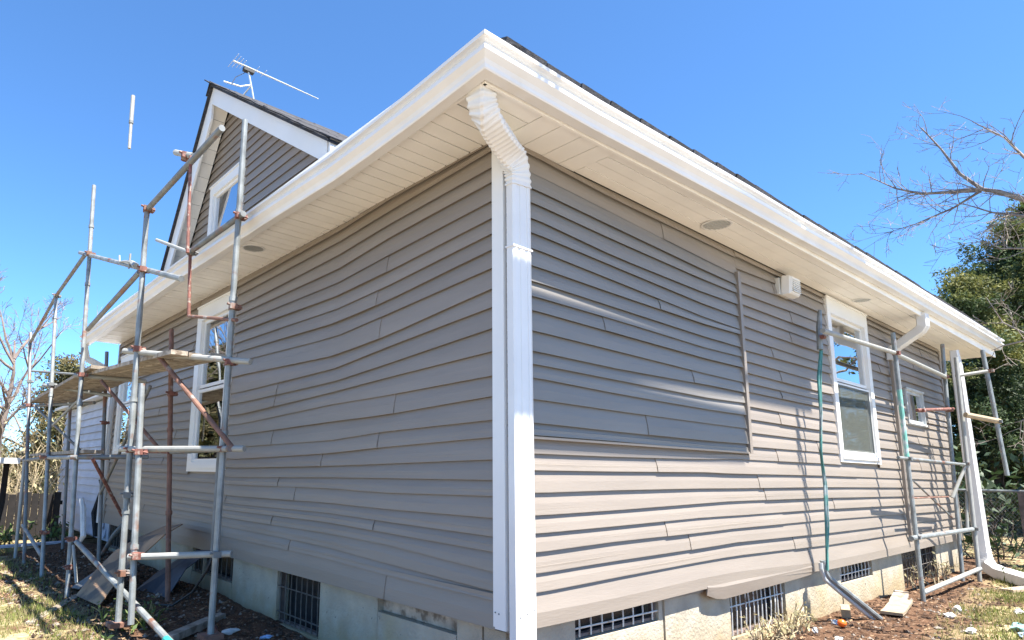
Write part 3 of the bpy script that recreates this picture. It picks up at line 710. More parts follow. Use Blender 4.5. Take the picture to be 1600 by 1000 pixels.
for r_ in range(rows_n):
    for c_ in range(7):
        if len([1]) and c_ >= 7: continue
        px = -0.235+0.24+0.475*c_+(0.16 if r_ % 2 else 0.0)-(0.08 if r_ % 3 else 0)
        s_ = (r_+0.5)*slen/rows_n
        p = Vector((px, YR-0.06, zr(YR-0.06)+0.022))+dv*s_+nn*(0.004+random.uniform(0, 0.008))
        if sme is None:
            o = shm.build('shingle', 'shingle', droof); sme = o.data; o.location = p; WLOC[o.name] = p
        else: link('shingle', sme, p, droof, rot=(R(random.uniform(1.2, 2.4)), 0, 0))
for k in range(9):                      # ridge caps
    b = MB(); xx = -0.25+0.3*k
    b.loft([[(xx, AY-0.14, AZ-0.065), (xx, AY, AZ+0.045), (xx, AY+0.10, AZ-0.10), (xx, AY, AZ+0.02)], [(xx+0.32, AY-0.14, AZ-0.075), (xx+0.32, AY, AZ+0.032), (xx+0.32, AY+0.10, AZ-0.11), (xx+0.32, AY, AZ+0.008)]]).build('ridge_shingle', 'shingle', droof)
b = MB(); b.box((-0.20, YR-0.05, zr(YR)-0.20), (1.6, YR-0.02, zr(YR)-0.005)); b.box((-0.16, YR-0.02, zr(YR)-0.20), (1.6, 2.0, zr(YR)-0.19)); b.build('eave_fascia', 'white_vinyl', house)
b = MB(); b.tube([(-0.19, 1.80, 3.20), (-0.24, 1.78, 3.16), (-0.24, 1.70, 3.17), (-0.22, 1.66, 3.12), (-0.22, 1.68, 3.05)], 0.018, 6); b.tube([(-0.24, 1.86, 3.15), (-0.24, 1.64, 3.15)], 0.014, 6)
lab(b.build('bracket', 'white_vinyl', house), 'small white bracket at the foot of the gable rake')

# ------------------------------------------------------------------ antenna on the dormer ridge
an = thing('tv_antenna', 'thin silver aerial with a long boom standing on the dormer ridge', 'antenna', (0.28, AY, AZ+0.03))
MB().tube([(0.30, AY, AZ), (0.26, AY, 5.36), (0.20, AY, 5.58)], 0.012, 7).build('mast', 'antenna_metal', an)
MB().tube([(0.24, AY, 5.40), (0.12, AY, 5.33), (-0.08, AY+0.02, 5.32)], 0.009, 6).build('leg', 'antenna_metal', an)
MB().tube([(0.24, AY, 5.38), (0.10, AY+0.22, 5.10)], 0.010, 6).build('leg', 'antenna_metal', an)
MB().tube([(0.004, AY, 5.62), (0.45, AY, 5.615), (1.17, AY, 5.60)], [0.010, 0.009, 0.006], 6).build('boom', 'antenna_metal', an)
MB().box((0.14, AY-0.03, 5.555), (0.27, AY+0.03, 5.60)).build('clamp', 'black_rubber', an)
for xx, l_ in ((0.01, 0.16), (0.05, 0.13), (0.09, 0.11), (0.13, 0.10), (0.30, 0.09), (0.40, 0.08)):
    MB().tube([(xx, AY-l_, 5.625), (xx, AY+l_, 5.625)], 0.0035, 5).build('element', 'antenna_metal', an)
MB().tube([(0.18, AY, 5.55), (0.05, AY-0.01, 5.42), (0.0, AY-0.02, 5.30)], 0.004, 5).build('cable', 'black_rubber', an)

# ------------------------------------------------------------------ scaffolding
TR = 0.0232
def lerp(a, b, t): return tuple(p+(q-p)*t for p, q in zip(a, b))
def pipe(parent, a, b, m='galvanised_steel', r=TR, name='pole', sleeves=()):
    mb = MB().tube([a, lerp(a, b, 0.33), lerp(a, b, 0.66), b], r, 10)
    for t in sleeves:
        c = lerp(a, b, t); d = (Vector(b)-Vector(a)).normalized()*0.018
        mb.tube([Vector(c)-d, Vector(c)+d], r*1.28, 10)
    return mb.build(name, m, parent, smooth=False)
def coupler(parent, p, m='red_oxide', s=1.0):
    x, y, z = p; mb = MB(); s *= 0.82
    mb.tube([(x, y, z-0.028*s), (x, y, z+0.028*s)], 0.040*s, 8)
    mb.obox((x-0.01, y-0.045*s, z), (0.035*s, 0, 0), (0, 0.02*s, 0), (0, 0, 0.026*s))
    mb.tube([(x-0.075*s, y-0.05*s, z+0.012), (x+0.07*s, y-0.05*s, z-0.006)], 0.011*s, 6)
    mb.obox((x+0.05*s, y-0.02*s, z), (0.016*s, 0, 0), (0, 0.035*s, 0), (0, 0, 0.022*s))
    return mb.build('coupler', m, parent)
O, I = -1.1, -0.53
sc = thing('scaffolding', 'galvanised pipe scaffolding with plank decks along the shaded left wall', 'scaffolding', (-0.8, 4.5, -0.40))
gz = lambda p: (p[0], p[1], ground_h(p[0], p[1])-0.03)
P1b_, P1t = (O, 2.927, -0.34), (O, 3.205, 3.047)
P2b_, P2t = (O, 4.737, -0.44), (O, 5.626, 4.123)
P3b_, P3t = (O, 6.126, -0.46), (O, 7.393, 3.157)
P4b_, P4t = (O, 7.40, -0.46), (O, 9.416, 2.945)
J = -0.68
Ab, At = (J, 2.182, -0.34), (J, 2.196, 3.587)
Bb, Bt = (I, 3.572, -0.36), (I, 4.109, 2.199)
Cb, Ct = (I, 6.095, -0.32), (I, 6.753, 2.336)
Db, Dt = (I, 4.70, 0.10), (I, 4.901, 1.721)
def on(a, b, z):
    t = (z-a[2])/(b[2]-a[2]); return lerp(a, b, t)
pipe(sc, P1b_, P1t, sleeves=(0.24, 0.5)); pipe(sc, (O, 2.599, -0.29), (O, 2.869, 1.463), sleeves=(0.3,)); pipe(sc, P2b_, P2t, sleeves=(0.42, 0.72, 0.88)); pipe(sc, P3b_, P3t, sleeves=(0.6, 0.9))
pipe(sc, P4b_, P4t, m='dull_steel', sleeves=(0.55,)); pipe(sc, (O, 8.215, -0.45), (O, 8.43, 0.9), m='pale_paint')
lab(pipe(sc, Ab, At, sleeves=(0.36, 0.62, 0.8)), 'tallest scaffold pole standing close to the near window')
pipe(sc, Bb, Bt, m='rusty_steel', sleeves=(0.3, 0.6)); pipe(sc, Cb, Ct, m='dull_steel'); pipe(sc, Db, Dt, m='dull_steel', r=0.02)
pipe(sc, (I, 2.62, 0.15), (I, 2.63, 0.979), m='dull_steel', r=0.02)
pipe(sc, (-0.53, 8.2, -0.35), (-0.53, 8.9, 2.2), m='dull_steel')
def rail(a, b, m='galvanised_steel', r=TR, name='rail'): return pipe(sc, a, b, m, r, name)
# end frame transoms
rail((-1.16, 3.26, 1.775), (-0.60, 1.98, 1.59), 'pale_paint'); rail((-1.16, 3.08, 0.955), (-0.61, 1.97, 0.955), 'pale_paint'); rail((-1.14, 2.66, 0.17), (-0.60, 2.10, 0.215), 'pale_paint')
rail((-1.16, 5.25, 1.79), (-0.48, 5.00, 1.765), 'pale_paint'); rail((-1.16, 4.95, 0.91), (-0.50, 4.62, 0.93), 'dull_steel'); rail((-1.17, 7.1, 1.86), (-0.5, 6.4, 1.72)); rail((-1.15, 9.0, 1.72), (-0.5, 7.3, 1.70), 'dull_steel')
rail((-1.17, 6.7, 0.93), (-0.5, 6.2, 0.93), 'rusty_steel')
# handrails and ledgers
t0 = (-1.1, 5.444, 3.213); rail((-1.1, 6.03, 3.393), (-1.05, 2.28, 2.20), 'galvanised_steel'); rail((O, 3.256, 2.477), (O, 5.111, 2.278), 'dull_steel')
rail((O, 3.205, 3.03), (O, 1.538, 3.072), 'dull_steel'); rail((O-0.03, 2.42, 3.24), (O+0.02, 2.15, 3.12), 'pale_paint'); rail((O, 2.143, 3.11), (O, 2.036, 2.325), 'red_oxide', 0.012, 'hanging_rod')
rail((J, 2.10, 2.759), (J, 3.274, 2.762), 'dull_steel', 0.024); rail((J, 4.365, 3.189), (J, 3.24, 2.745), 'pale_paint', 0.018); rail((J, 3.27, 2.76), (J, 3.168, 2.141), 'red_oxide', 0.015, 'hanging_rod'); rail((J, 3.168, 2.141), (J, 2.093, 1.912), 'rusty_steel', 0.014)
rail((O, 5.702, 3.281), (O, 7.381, 3.136), 'dull_steel'); rail((O, 7.381, 3.136), (O, 9.40, 2.75), 'dull_steel')
rail((O, 9.2, 2.30), (-0.35, 8.4, 2.22), 'dull_steel', 0.018)
rail((O, 8.516, 0.90), (O, 6.68, 0.924), 'dull_steel'); rail((O, 6.68, 0.924), (O, 4.90, 0.91), 'galvanised_steel'); rail((I, 3.80, 0.966), (J, 2.05, 0.955), 'dull_steel'); rail((I, 4.75, 0.99), (I, 3.80, 0.966), 'rusty_steel', 0.02)
# braces
rail((-0.98, 2.90, 1.70), (-0.66, 2.06, 0.96), 'rusty_steel', 0.02, 'brace'); rail((-0.95, 4.95, 1.72), (-0.60, 3.9, 0.98), 'rusty_steel', 0.018, 'brace'); rail((-0.56, 4.55, 1.66), (-0.56, 6.2, 0.50), 'dull_steel', 0.018, 'brace'); rail((-1.0, 4.75, 0.9), (-0.55, 5.2, 0.30), 'red_oxide', 0.018, 'brace')
rail((O, 4.566, 0.104), (-1.0, 1.83, -0.34), 'galvanised_steel', TR, 'brace'); rail((-1.02, 2.08, -0.30), (-0.995, 1.68, -0.365), 'teal_paint', 0.0285, 'brace')
rail((O, 7.9, 0.03), (O, 6.30, -0.20), 'galvanised_steel', 0.022, 'brace'); rail((O, 4.70, 0.06), (O, 4.40, -0.25), 'pale_paint', 0.014, 'brace'); rail((O, 8.2, 1.68), (-0.6, 7.4, 1.05), 'dull_steel', 0.018, 'brace')
rail((-1.06, 7.3, 1.25), (-0.8, 6.6, 1.70), 'pale_paint', 0.016, 'brace')
lab(MB().tube([(-1.0, 5.049, 0.49), (-0.99, 4.98, 0.40), (-1.0, 4.80, 0.13), (-1.02, 4.83, 0.08)], [0.022, 0.03, 0.028, 0.02], 8).build('hanging_rod', 'white_litter', sc), 'pale padded rod hanging from the second outer pole')
for p in [on(P1b_, P1t, 1.775), on(P1b_, P1t, 0.95), on(P1b_, P1t, 0.02), on(P1b_, P1t, 2.47), (O, 3.205, 3.03), on(Ab, At, 1.60), on(Ab, At, 0.955), on(Ab, At, 0.21), on(Ab, At, 2.76), on(Ab, At, 2.03),
          on(P2b_, P2t, 3.22), on(P2b_, P2t, 1.79), on(P2b_, P2t, 0.91), on(P2b_, P2t, 0.11), on(P2b_, P2t, -0.15), on(P3b_, P3t, 3.13), on(P3b_, P3t, 1.86), on(P3b_, P3t, 0.92), on(P3b_, P3t, 0.06), on(P4b_, P4t, 2.1), on(P4b_, P4t, 1.72),
          on(Bb, Bt, 0.97), on(Bb, Bt, 1.53), on(Cb, Ct, 1.38), on(Cb, Ct, 0.93), (O, 2.62, 0.18), (O, 2.80, 0.93), (O, 2.27, 3.15), (J, 3.26, 2.755), on(P1b_, P1t, 0.6)]:
    coupler(sc, p, random.choice(('red_oxide', 'red_oxide', 'rusty_steel', 'dull_steel')))
# swivel clamp standing on the transom by the first outer pole
b = MB().tube([(-1.1, 4.0, 2.76), (-1.1, 3.75, 2.70), (-1.1, 3.55, 2.64), (-1.1, 3.38, 2.56)], [0.008, 0.012, 0.02, 0.03], 6); b.tube([(-1.1, 4.0, 2.76), (-1.1, 4.03, 2.83)], 0.008, 5); b.tube([(-1.1, 3.63, 2.60), (-1.1, 3.62, 2.74)], 0.010, 5); b.build('swivel_clamp', 'pale_paint', sc)
# plank decks
def deck(parent, y0a, y1a, z0, z1, xs, m='weathered_plank', over=0.0):
    for k in range(len(xs)-1):
        a, b_ = xs[k]+0.006, xs[k+1]-0.006; e0, e1 = random.uniform(-0.06, 0.06), random.uniform(-0.08, 0.08); dz = random.uniform(0, 0.008)
        mb = MB().loft([[(a, y0a+e0, z0+dz), (b_, y0a+e0, z0+dz), (b_, y0a+e0, z0+dz+0.035), (a, y0a+e0, z0+dz+0.035)], [(a, y1a+e1, z1+dz), (b_, y1a+e1, z1+dz), (b_, y1a+e1, z1+dz+0.035), (a, y1a+e1, z1+dz+0.035)]])
        mb.build('deck_board', m, parent)
deck(sc, 2.45, 5.15, 1.66, 1.80, [-1.02, -0.88, -0.74, -0.60]); deck(sc, 4.95, 8.8, 1.83, 1.76, [-1.08, -0.90, -0.72, -0.52])
deck(sc, 4.75, 8.3, 0.945, 0.95, [-1.08, -0.88])
for p in (P1b_, P2b_, P3b_, Ab, Bb):
    MB().box((p[0]-0.07, p[1]-0.07, p[2]-0.02), (p[0]+0.07, p[1]+0.07, p[2]+0.012)).build('base_plate', 'rusty_steel', sc)

# lone tube end left of the gable
fr = thing('scaffold_tube', 'short pale tube section upright in the sky left of the gable', 'tube', (O, 4.073, 3.963))
pipe(fr, (O, 4.073, 3.963), (O, 4.107, 4.26), 'pale_paint', 0.015); pipe(fr, (O, 4.107, 4.27), (O, 4.136, 4.57), 'pale_paint', 0.020)
MB().tube([(O, 4.1065, 4.25), (O, 4.1085, 4.278)], 0.022, 10).build('collar', 'dull_steel', fr)

# right hand scaffold
s2 = thing('scaffolding', 'light galvanised scaffold frame at the far end of the sunlit wall', 'scaffolding', (7.2, -0.3, -0.44))
def p2(a, b, m='galvanised_steel', r=TR, name='pole'): return pipe(s2, a, b, m, r, name)
Q1b, Q1t = (6.015, -0.30, -0.47), (6.012, -0.30, 2.447)
p2(Q1b, on(Q1b, Q1t, 1.05)); lab(p2(on(Q1b, Q1t, 1.05), on(Q1b, Q1t, 1.80), 'green_paint'), 'green painted middle length of the near pole'); p2(on(Q1b, Q1t, 1.80), Q1t)
Q2b, Q2t = (7.95, -0.25, -0.47), (8.42, -0.25, 2.66); p2(Q2b, Q2t)
Q3b, Q3t = (8.03, -0.40, -0.47), (8.30, -0.40, 2.44); p2(Q3b, Q3t, 'pale_paint', 0.024)
Q4b, Q4t = (8.5, -0.722, 0.889), (8.5, -0.648, 2.535); p2(Q4b, Q4t, 'galvanised_steel', 0.025)
p2((3.88, -0.30, 2.14), (6.05, -0.30, 2.216), 'pale_paint', 0.023, 'rail'); p2((6.0, -0.30, 2.205), (8.33, -0.27, 2.19), 'pale_paint', 0.026, 'rail'); p2((8.28, -0.38, 2.19), (8.5, -0.69, 2.25), 'pale_paint', 0.022, 'rail')
p2((5.70, -0.30, 1.044), (8.2, -0.38, 1.02), 'galvanised_steel', 0.017, 'rail'); p2((5.83, -0.30, 0.206), (8.12, -0.39, 0.215), 'galvanised_steel', 0.026, 'rail'); p2((6.03, -0.30, -0.36), (8.07, -0.41, -0.26), 'pale_paint', 0.025, 'rail')
p2((7.05, -0.20, 1.655), (8.32, -0.30, 1.76), 'red_oxide', 0.02, 'rail'); p2((8.15, -0.45, 1.66), (8.52, -0.72, 1.58), 'pale_wood', 0.035, 'rail')
p2((6.647, -0.18, 0.80), (8.0, -0.22, 0.34), 'dull_steel', 0.011, 'brace'); p2((6.4, -0.2, 0.61), (7.9, -0.22, 0.61), 'rusty_steel', 0.010, 'brace'); p2((7.95, -0.25, 0.60), (8.15, -0.38, 1.0), 'pale_paint', 0.02, 'brace'); p2((8.05, -0.34, 0.20), (8.16, -0.36, 0.68), 'pale_paint', 0.018, 'brace')
for p in ((6.012, -0.30, 2.21), (6.012, -0.30, 1.04), (6.012, -0.30, 0.21), (8.17, -0.38, 1.03), (8.09, -0.40, 0.22), (8.28, -0.26, 2.19), (8.25, -0.26, 1.74), (8.5, -0.69, 2.25), (8.5, -0.70, 1.58), (7.2, -0.2, 1.66)):
    coupler(s2, p, random.choice(('red_oxide', 'dull_steel', 'rusty_steel')), 0.9)
# fork clamp pole with green hose at the tall window
hz = thing('hose_pole', 'thin upright pole with a green hose beside the tall white window', 'pole', (4.1, -0.17, -0.2))
MB().tube([(4.16, -0.17, 2.02), (4.19, -0.17, 2.25), (4.25, -0.17, 2.42)], [0.028, 0.026, 0.018], 8).build('pole', 'galvanised_steel', hz)
pts = [(4.20, -0.17, 2.06), (4.08, -0.16, 1.75), (4.06, -0.16, 1.4), (3.98, -0.16, 1.05), (4.01, -0.155, 0.75), (3.95, -0.16, 0.4), (3.92, -0.155, 0.15), (3.88, -0.16, 0.02)]
MB().tube(pts, 0.0125, 8).build('hose', 'cord', hz)
MB().tube([(p[0]+0.03*math.sin(i*1.7), p[1]-0.012, p[2]) for i, p in enumerate(pts)], 0.006, 6).build('cord', 'cord', hz)
MB().tube([(4.19, -0.205, 2.14), (4.12, -0.21, 2.135)], 0.02, 6).build('coupler', 'red_oxide', hz)
cd = thing('conduit', 'two grey conduit pipes slanting from the skirt into the soil', 'pipe', (4.45, -0.33, -0.42))
MB().tube([(3.885, -0.13, 0.10), (3.89, -0.13, 0.02), (3.93, -0.15, -0.05), (4.10, -0.22, -0.17), (4.50, -0.34, -0.43)], 0.024, 9).build('pipe', 'galvanised_steel', cd)
MB().tube([(3.86, -0.12, 0.08), (3.86, -0.12, 0.03), (3.89, -0.13, -0.06), (4.08, -0.20, -0.20), (4.46, -0.30, -0.44)], 0.018, 9).build('pipe', 'grey_plastic', cd)

# made-up scaffold tower out of view, shaped to shade the wall patch
tw = thing('scaffolding', 'added unseen scaffold tower with boards set to shade the wall patch', 'scaffolding', (2.4, -2.55, -0.43))
for xx, yy in ((0.29, -2.46), (0.29, -2.70), (4.51, -2.70)):
    pipe(tw, (xx, yy, -0.46), (xx, yy, 7.5))
for yy in (-2.46, -2.70):
    for zz in (6.54, 7.5): pipe(tw, (0.1, yy, zz), (4.8 if yy > -2.6 else 3.4, yy, zz), name='rail')
for xx in (0.34, 4.46):
    for zz in (6.56, 4.4, 2.2): pipe(tw, (xx, -2.26, zz), (xx, -2.79, zz), name='rail')
def shade_board(x0_, x1_, ya, yb, ya2=None, yb2=None, z=6.6):
    ya2 = ya if ya2 is None else ya2; yb2 = yb if yb2 is None else yb2
    MB().loft([[(x0_, ya, z), (x0_, yb, z), (x0_, yb, z+0.035), (x0_, ya, z+0.035)], [(x1_, ya2, z), (x1_, yb2, z), (x1_, yb2, z+0.035), (x1_, ya2, z+0.035)]]).build('deck_board', 'weathered_plank', tw)
shade_board(0.0, 3.36, -2.382, -2.60, -2.405, -2.578, 6.64); shade_board(0.0, 3.40, -2.548, -2.80, -2.622, -2.80, 6.60); shade_board(3.43, 4.83, -2.385, -2.55)  # added boards, not a working deck; their gaps leave light streaks

# ------------------------------------------------------------------ shed behind the left end
sh = thing('shed', 'low outbuilding in bluish white lap siding beyond the scaffold', 'shed', (1.6, 10.5, -0.43))
shw = MB().box((0.12, 8.45, -0.30), (3.0, 12.6, 1.97)).build('wall', 'blue_white_board', sh)
for k in range(17):
    z = -0.26+0.13*k
    MB().loft([[(0.115, y, z+0.134), (0.110, y, z+0.13), (0.080, y, z+0.004), (0.080, y, z), (0.094, y, z), (0.097, y, z+0.03), (0.115, y, z+0.04)] for y in ((8.46 if k > 3 else 8.46+0.12*(k % 3+1)), 12.58)]).build('siding_plank', 'blue_white_board', shw)
b = MB(); b.add([(-0.1, 8.35, 1.97), (-0.1, 12.75, 1.97), (3.2, 12.75, 2.4), (3.2, 8.35, 2.4), (-0.1, 8.35, 2.02), (-0.1, 12.75, 2.02), (3.2, 12.75, 2.45), (3.2, 8.35, 2.45)], [(0,1,2,3),(4,5,6,7),(0,1,5,4),(1,2,6,5),(2,3,7,6),(3,0,4,7)]); b.build('roof', 'white_vinyl', sh)
MB().tube([(0.06, 8.9, -0.25), (0.03, 9.0, 0.1), (0.07, 8.85, 0.5), (0.05, 9.05, 0.62)], [0.05, 0.06, 0.035, 0.01], 5).build('hole', 'void', shw)

# ------------------------------------------------------------------ fences
fl_ = thing('wooden_fence', 'weathered board fence with shade put into its dark colour behind the left end of the scaffold', 'fence', (-1.5, 10.6, -0.43))
for k in range(26):
    x = -3.2+0.118*k; y = 10.35+0.18*k*0.118+random.uniform(-0.006, 0.006); zt = 0.36+random.uniform(-0.03, 0.03)
    MB().box((x, y, -0.5), (x+0.108, y+0.02, zt)).build('fence_board', 'shade_dark_wood', fl_)
MB().box((-3.2, 10.92, 0.15), (-0.1, 10.98, 0.22)).build('rail', 'shade_dark_wood', fl_)
pf = thing('wooden_fence', 'pale tan board fence showing above the dark fence at the left edge', 'fence', (-3, 14, -0.43))
for k in range(22):
    x = -4.9+0.16*k
    MB().box((x, 14.0, -0.5), (x+0.15, 14.025, 0.92+random.uniform(-0.02, 0.02))).build('fence_board', 'tan_wood', pf)
pc = thing('pale_canopy_edge', 'long cream board lying level beyond the left end of the scaffold', 'board', (-1.9, 9.7, 0.85))
MB().box((-3.2, 9.62, 0.86), (-1.0, 9.70, 0.95)).build('board', 'white_litter', pc); MB().box((-3.2, 9.70, 0.86), (-1.0, 10.3, 0.90)).build('top', 'tan_wood', pc)
MB().box((-3.1, 9.7, -0.45), (-3.02, 9.78, 0.86)).build('leg', 'shade_dark_wood', pc); MB().box((-1.15, 10.2, -0.45), (-1.07, 10.28, 0.86)).build('leg', 'shade_dark_wood', pc)

cf = thing('chain_link_fence', 'chain link fence with a top rail and timber post at the right edge', 'fence', (12.6, 0.1, -0.5))
FA, FB = Vector((11.9, 2.2, 0)), Vector((12.15, -2.4, 0))
def fp(t, z): p = FA.lerp(FB, t); return (p.x, p.y, z)
MB().tube([fp(0, 0.66), fp(1, 0.66)], 0.022, 8).build('top_rail', 'galvanised_steel', cf)
b = MB(); n = 86; L = (FB-FA).length; hgt = 1.1; cell = L/n
for k in range(n):
    for sgn in (1, -1):
        q = [];  steps = 16
        for j in range(steps+1):
            z = -0.45+hgt*j/steps; tt = (k+0.5+sgn*0.5*(1 if j % 2 else -1)*1.0)/n
            p = FA.lerp(FB, max(0, min(1, tt))); q.append((p.x+0.004*sgn, p.y, z))
        b.tube(q, 0.0028, 3, cap=False)
ml = b.build('wire_mesh', 'chain_wire', cf, recalc=False); ml['kind'] = 'stuff'
for t in (0.0, 0.33): MB().tube([fp(t, -0.6), fp(t, 0.70)], 0.03, 8).build('post', 'galvanised_steel', cf)
pp = fp(0.555, 0); b = MB().box((pp[0]-0.07, pp[1]-0.07, -0.6), (pp[0]+0.07, pp[1]+0.07, 0.64)); lab(b.build('post', 'fence_post_wood', cf), 'square timber post of the chain link fence')

# ------------------------------------------------------------------ vegetation
def grow(mb, p, d, length, rad, level, rng, spread=0.6, droop=0.0, nseg=4, kids=(3, 5), minr=0.0025, curl=0.25, ratio=0.6):
    pts = [Vector(p)]; d = Vector(d).normalized(); rads = [rad]
    for i in range(nseg):
        d = (d+Vector((rng.uniform(-curl, curl), rng.uniform(-curl, curl), rng.uniform(-curl, curl)-droop))).normalized()
        pts.append(pts[-1]+d*length/nseg); rads.append(max(minr, rad*(1-0.75*(i+1)/nseg)))
    mb.tube(pts, rads, 6 if rad > 0.03 else 4 if rad > 0.01 else 3, cap=False)
    tips = [pts[-1]]
    if level > 0:
        for k in range(rng.randint(*kids)):
            t = rng.uniform(0.25, 1.0); i = min(nseg-1, int(t*nseg)); q = pts[i].lerp(pts[i+1], t*nseg-i)
            dd = (pts[i+1]-pts[i]).normalized(); side = Vector((rng.uniform(-1, 1), rng.uniform(-1, 1), rng.uniform(-0.6, 1))).normalized()
            nd = (dd*(1-spread)+side*spread).normalized()
            tips += grow(mb, q, nd, length*rng.uniform(ratio*0.7, ratio*1.1), max(minr, rads[i]*0.6), level-1, rng, spread, droop, max(2, nseg-1), kids, minr, curl, ratio)
    return tips
# bare tree right of the house: trunk stands outside the picture, limbs reach over
rng = random.Random(3)
TX = (11.6, -3.4)
bt = thing('bare_tree', 'leafless tree reaching its limbs in from the right edge above the roof', 'tree', (TX[0], TX[1], -0.5))
fork = Vector((11.3, -3.0, 3.2))
MB().tube([(TX[0], TX[1], -0.6), (11.55, -3.35, 0.6), (11.4, -3.15, 2.0), fork, (11.2, -2.9, 5.2), (11.3, -3.1, 7.0), (11.2, -2.9, 8.8)], [0.24, 0.20, 0.18, 0.16, 0.11, 0.07, 0.02], 10).build('trunk', 'bark', bt, smooth=True)
LIMBS = [([(10.95,-2.6,4.0),(10.43,-1.33,4.94),(10.40,-1.07,5.09),(10.37,-0.80,5.30),(10.35,-0.62,5.40),(10.31,-0.38,5.74),(10.28,-0.19,6.25),(10.24,0.02,6.70)],0.065,0.008),
 ([(10.35,-0.62,5.40),(10.30,-0.28,5.46),(10.22,0.12,5.54),(10.15,0.45,5.73),(10.04,0.90,6.15)],0.036,0.005),
 ([(10.35,-0.60,5.38),(10.29,-0.25,5.19),(10.20,0.25,5.04),(10.12,0.62,4.98)],0.022,0.004),
 ([(10.9,-2.4,4.2),(10.42,-1.31,4.68),(10.40,-1.04,4.83),(10.36,-0.69,4.99),(10.31,-0.37,5.23)],0.045,0.006),
 ([(11.0,-2.7,4.9),(10.44,-1.44,5.25),(10.41,-1.14,5.77),(10.39,-0.96,6.16),(10.35,-0.62,6.57)],0.045,0.006),
 ([(10.9,-2.5,4.0),(10.43,-1.33,4.27),(10.39,-0.99,4.32),(10.36,-0.74,4.38),(10.31,-0.39,4.68)],0.030,0.004),
 ([(10.5,-2.4,2.5),(9.55,-1.25,2.61),(9.52,-0.97,2.86),(9.49,-0.75,3.06),(9.44,-0.62,3.45)],0.026,0.004),
 ([(10.5,-2.4,2.6),(9.55,-1.30,2.84),(9.52,-0.98,2.77),(9.48,-0.72,2.72),(9.42,-0.60,2.66)],0.030,0.004),
 ([(10.3,-2.3,1.3),(9.55,-1.15,1.52),(9.52,-0.90,1.70),(9.47,-0.80,1.65),(9.45,-0.76,1.40)],0.020,0.004)]
for li, (pts, ra, rb) in enumerate(LIMBS):
    first = Vector(pts[0])
    if li not in (1, 2): pts = [Vector((11.3, -3.0, max(1.2, pts[0][2]-0.5)))]+list(pts)
    mb = MB(); n = len(pts); pr = [ra+(rb-ra)*i/(n-1) for i in range(n)]
    mb.tube(pts, pr, 6, cap=False)
    P = [Vector(p) for p in pts]
    st = 2 if li not in (1, 2) else 0
    for k in range(18 if li < 3 else 12 if li < 6 else 4):
        i = rng.randint(st, n-2); q = P[i].lerp(P[i+1], rng.random()); dd = (P[i+1]-P[i]).normalized()
        side = Vector((rng.uniform(-0.5, 0.5), rng.uniform(-1, 1), rng.uniform(-0.8, 1))).normalized()
        grow(mb, q, dd*0.55+side*0.6, rng.uniform(0.25, 0.75), min(0.010, pr[i]*0.55), 2, rng, 0.5, 0, 4, (2, 3), 0.003, 0.22, 0.55)
    mb.build('limb', 'bark', bt, recalc=False)
# upper crown out of the picture
mb = MB()
for k in range(14):
    grow(mb, (11.25, -3.0, rng.uniform(4.5, 8.5)), (rng.uniform(-0.3, 1), rng.uniform(-1, 0.1), 0.6), rng.uniform(1.5, 2.6), 0.04, 2, rng, 0.5)
mb.build('crown', 'bark', bt, recalc=False)

def leaf_card(mb, c, size, rng, asp=(0.25, 0.5)):
    a = Vector((rng.uniform(-1, 1), rng.uniform(-1, 1), rng.uniform(-1, 1))).normalized()
    b = a.cross(Vector((rng.uniform(-1, 1), rng.uniform(-1, 1), rng.uniform(-1, 1)))).normalized()
    w_ = size*rng.uniform(*asp)
    c = Vector(c); mb.add([c-a*size, c+b*w_, c+a*size, c-b*w_], [(0, 1, 2, 3)])
def conifer(x, y, h, rbase, seed, label, z0=0.4, dens=1.0, card=0.16, m='needle', nd=1.35):
    rng = random.Random(seed)
    t = thing('conifer_tree', label, 'tree', (x, y, -0.5))
    MB().tube([(x, y, -0.7), (x+0.05, y, h*0.5), (x, y+0.05, h)], [0.24, 0.15, 0.02], 8).build('trunk', 'dark_bark', t)
    mb = MB(); tw_ = MB()
    nb = int(95*dens)
    for k in range(nb):
        u = (k+rng.random())/nb; z = z0+(h-z0)*u
        L = rbase*(1-u)**0.75*rng.uniform(0.55, 1.15)+0.25; a = rng.uniform(0, 2*math.pi)
        d = Vector((math.cos(a), math.sin(a), 0.15+0.35*u)); p = Vector((x, y, z)); pts = [p]
        for s in range(5):
            d = (d+Vector((rng.uniform(-.12, .12), rng.uniform(-.12, .12), -0.06+0.04*s))).normalized(); pts.append(pts[-1]+d*L/5)
        tw_.tube(pts, [0.035, 0.028, 0.02, 0.014, 0.009, 0.004], 4, cap=False)
        for s in range(1, 6):
            base = pts[s]; r_ = 0.30*L**0.5
            n_ = int((80+62*L)*nd)
            for q in range(n_):
                ci = rng.randint(0, 7); cr = random.Random(k*100+s*10+ci); off = Vector((cr.gauss(0, 1), cr.gauss(0, 1), cr.gauss(0, 0.45)))*r_*0.62+Vector((rng.gauss(0, 1), rng.gauss(0, 1), rng.gauss(0, 0.8)))*0.095
                leaf_card(mb, base+off, card*rng.uniform(0.14, 0.34), rng, (0.2, 0.45))
    mb.build('crown', m, t, recalc=False); tw_.build('limbs', 'dark_bark', t, recalc=False)
    return t
conifer(21.5, -0.35, 8.5, 4.3, 11, 'tall dark conifer behind the fence at the right edge', dens=2.1, card=0.22)
conifer(19.0, 1.1, 6.0, 2.2, 12, 'shorter dark conifer close behind the end of the house', dens=1.2, card=0.18, z0=-0.2)
conifer(25.0, -3.6, 10.0, 3.6, 14, 'conifer at the right edge half outside the picture', dens=1.2, card=0.36, nd=0.45)

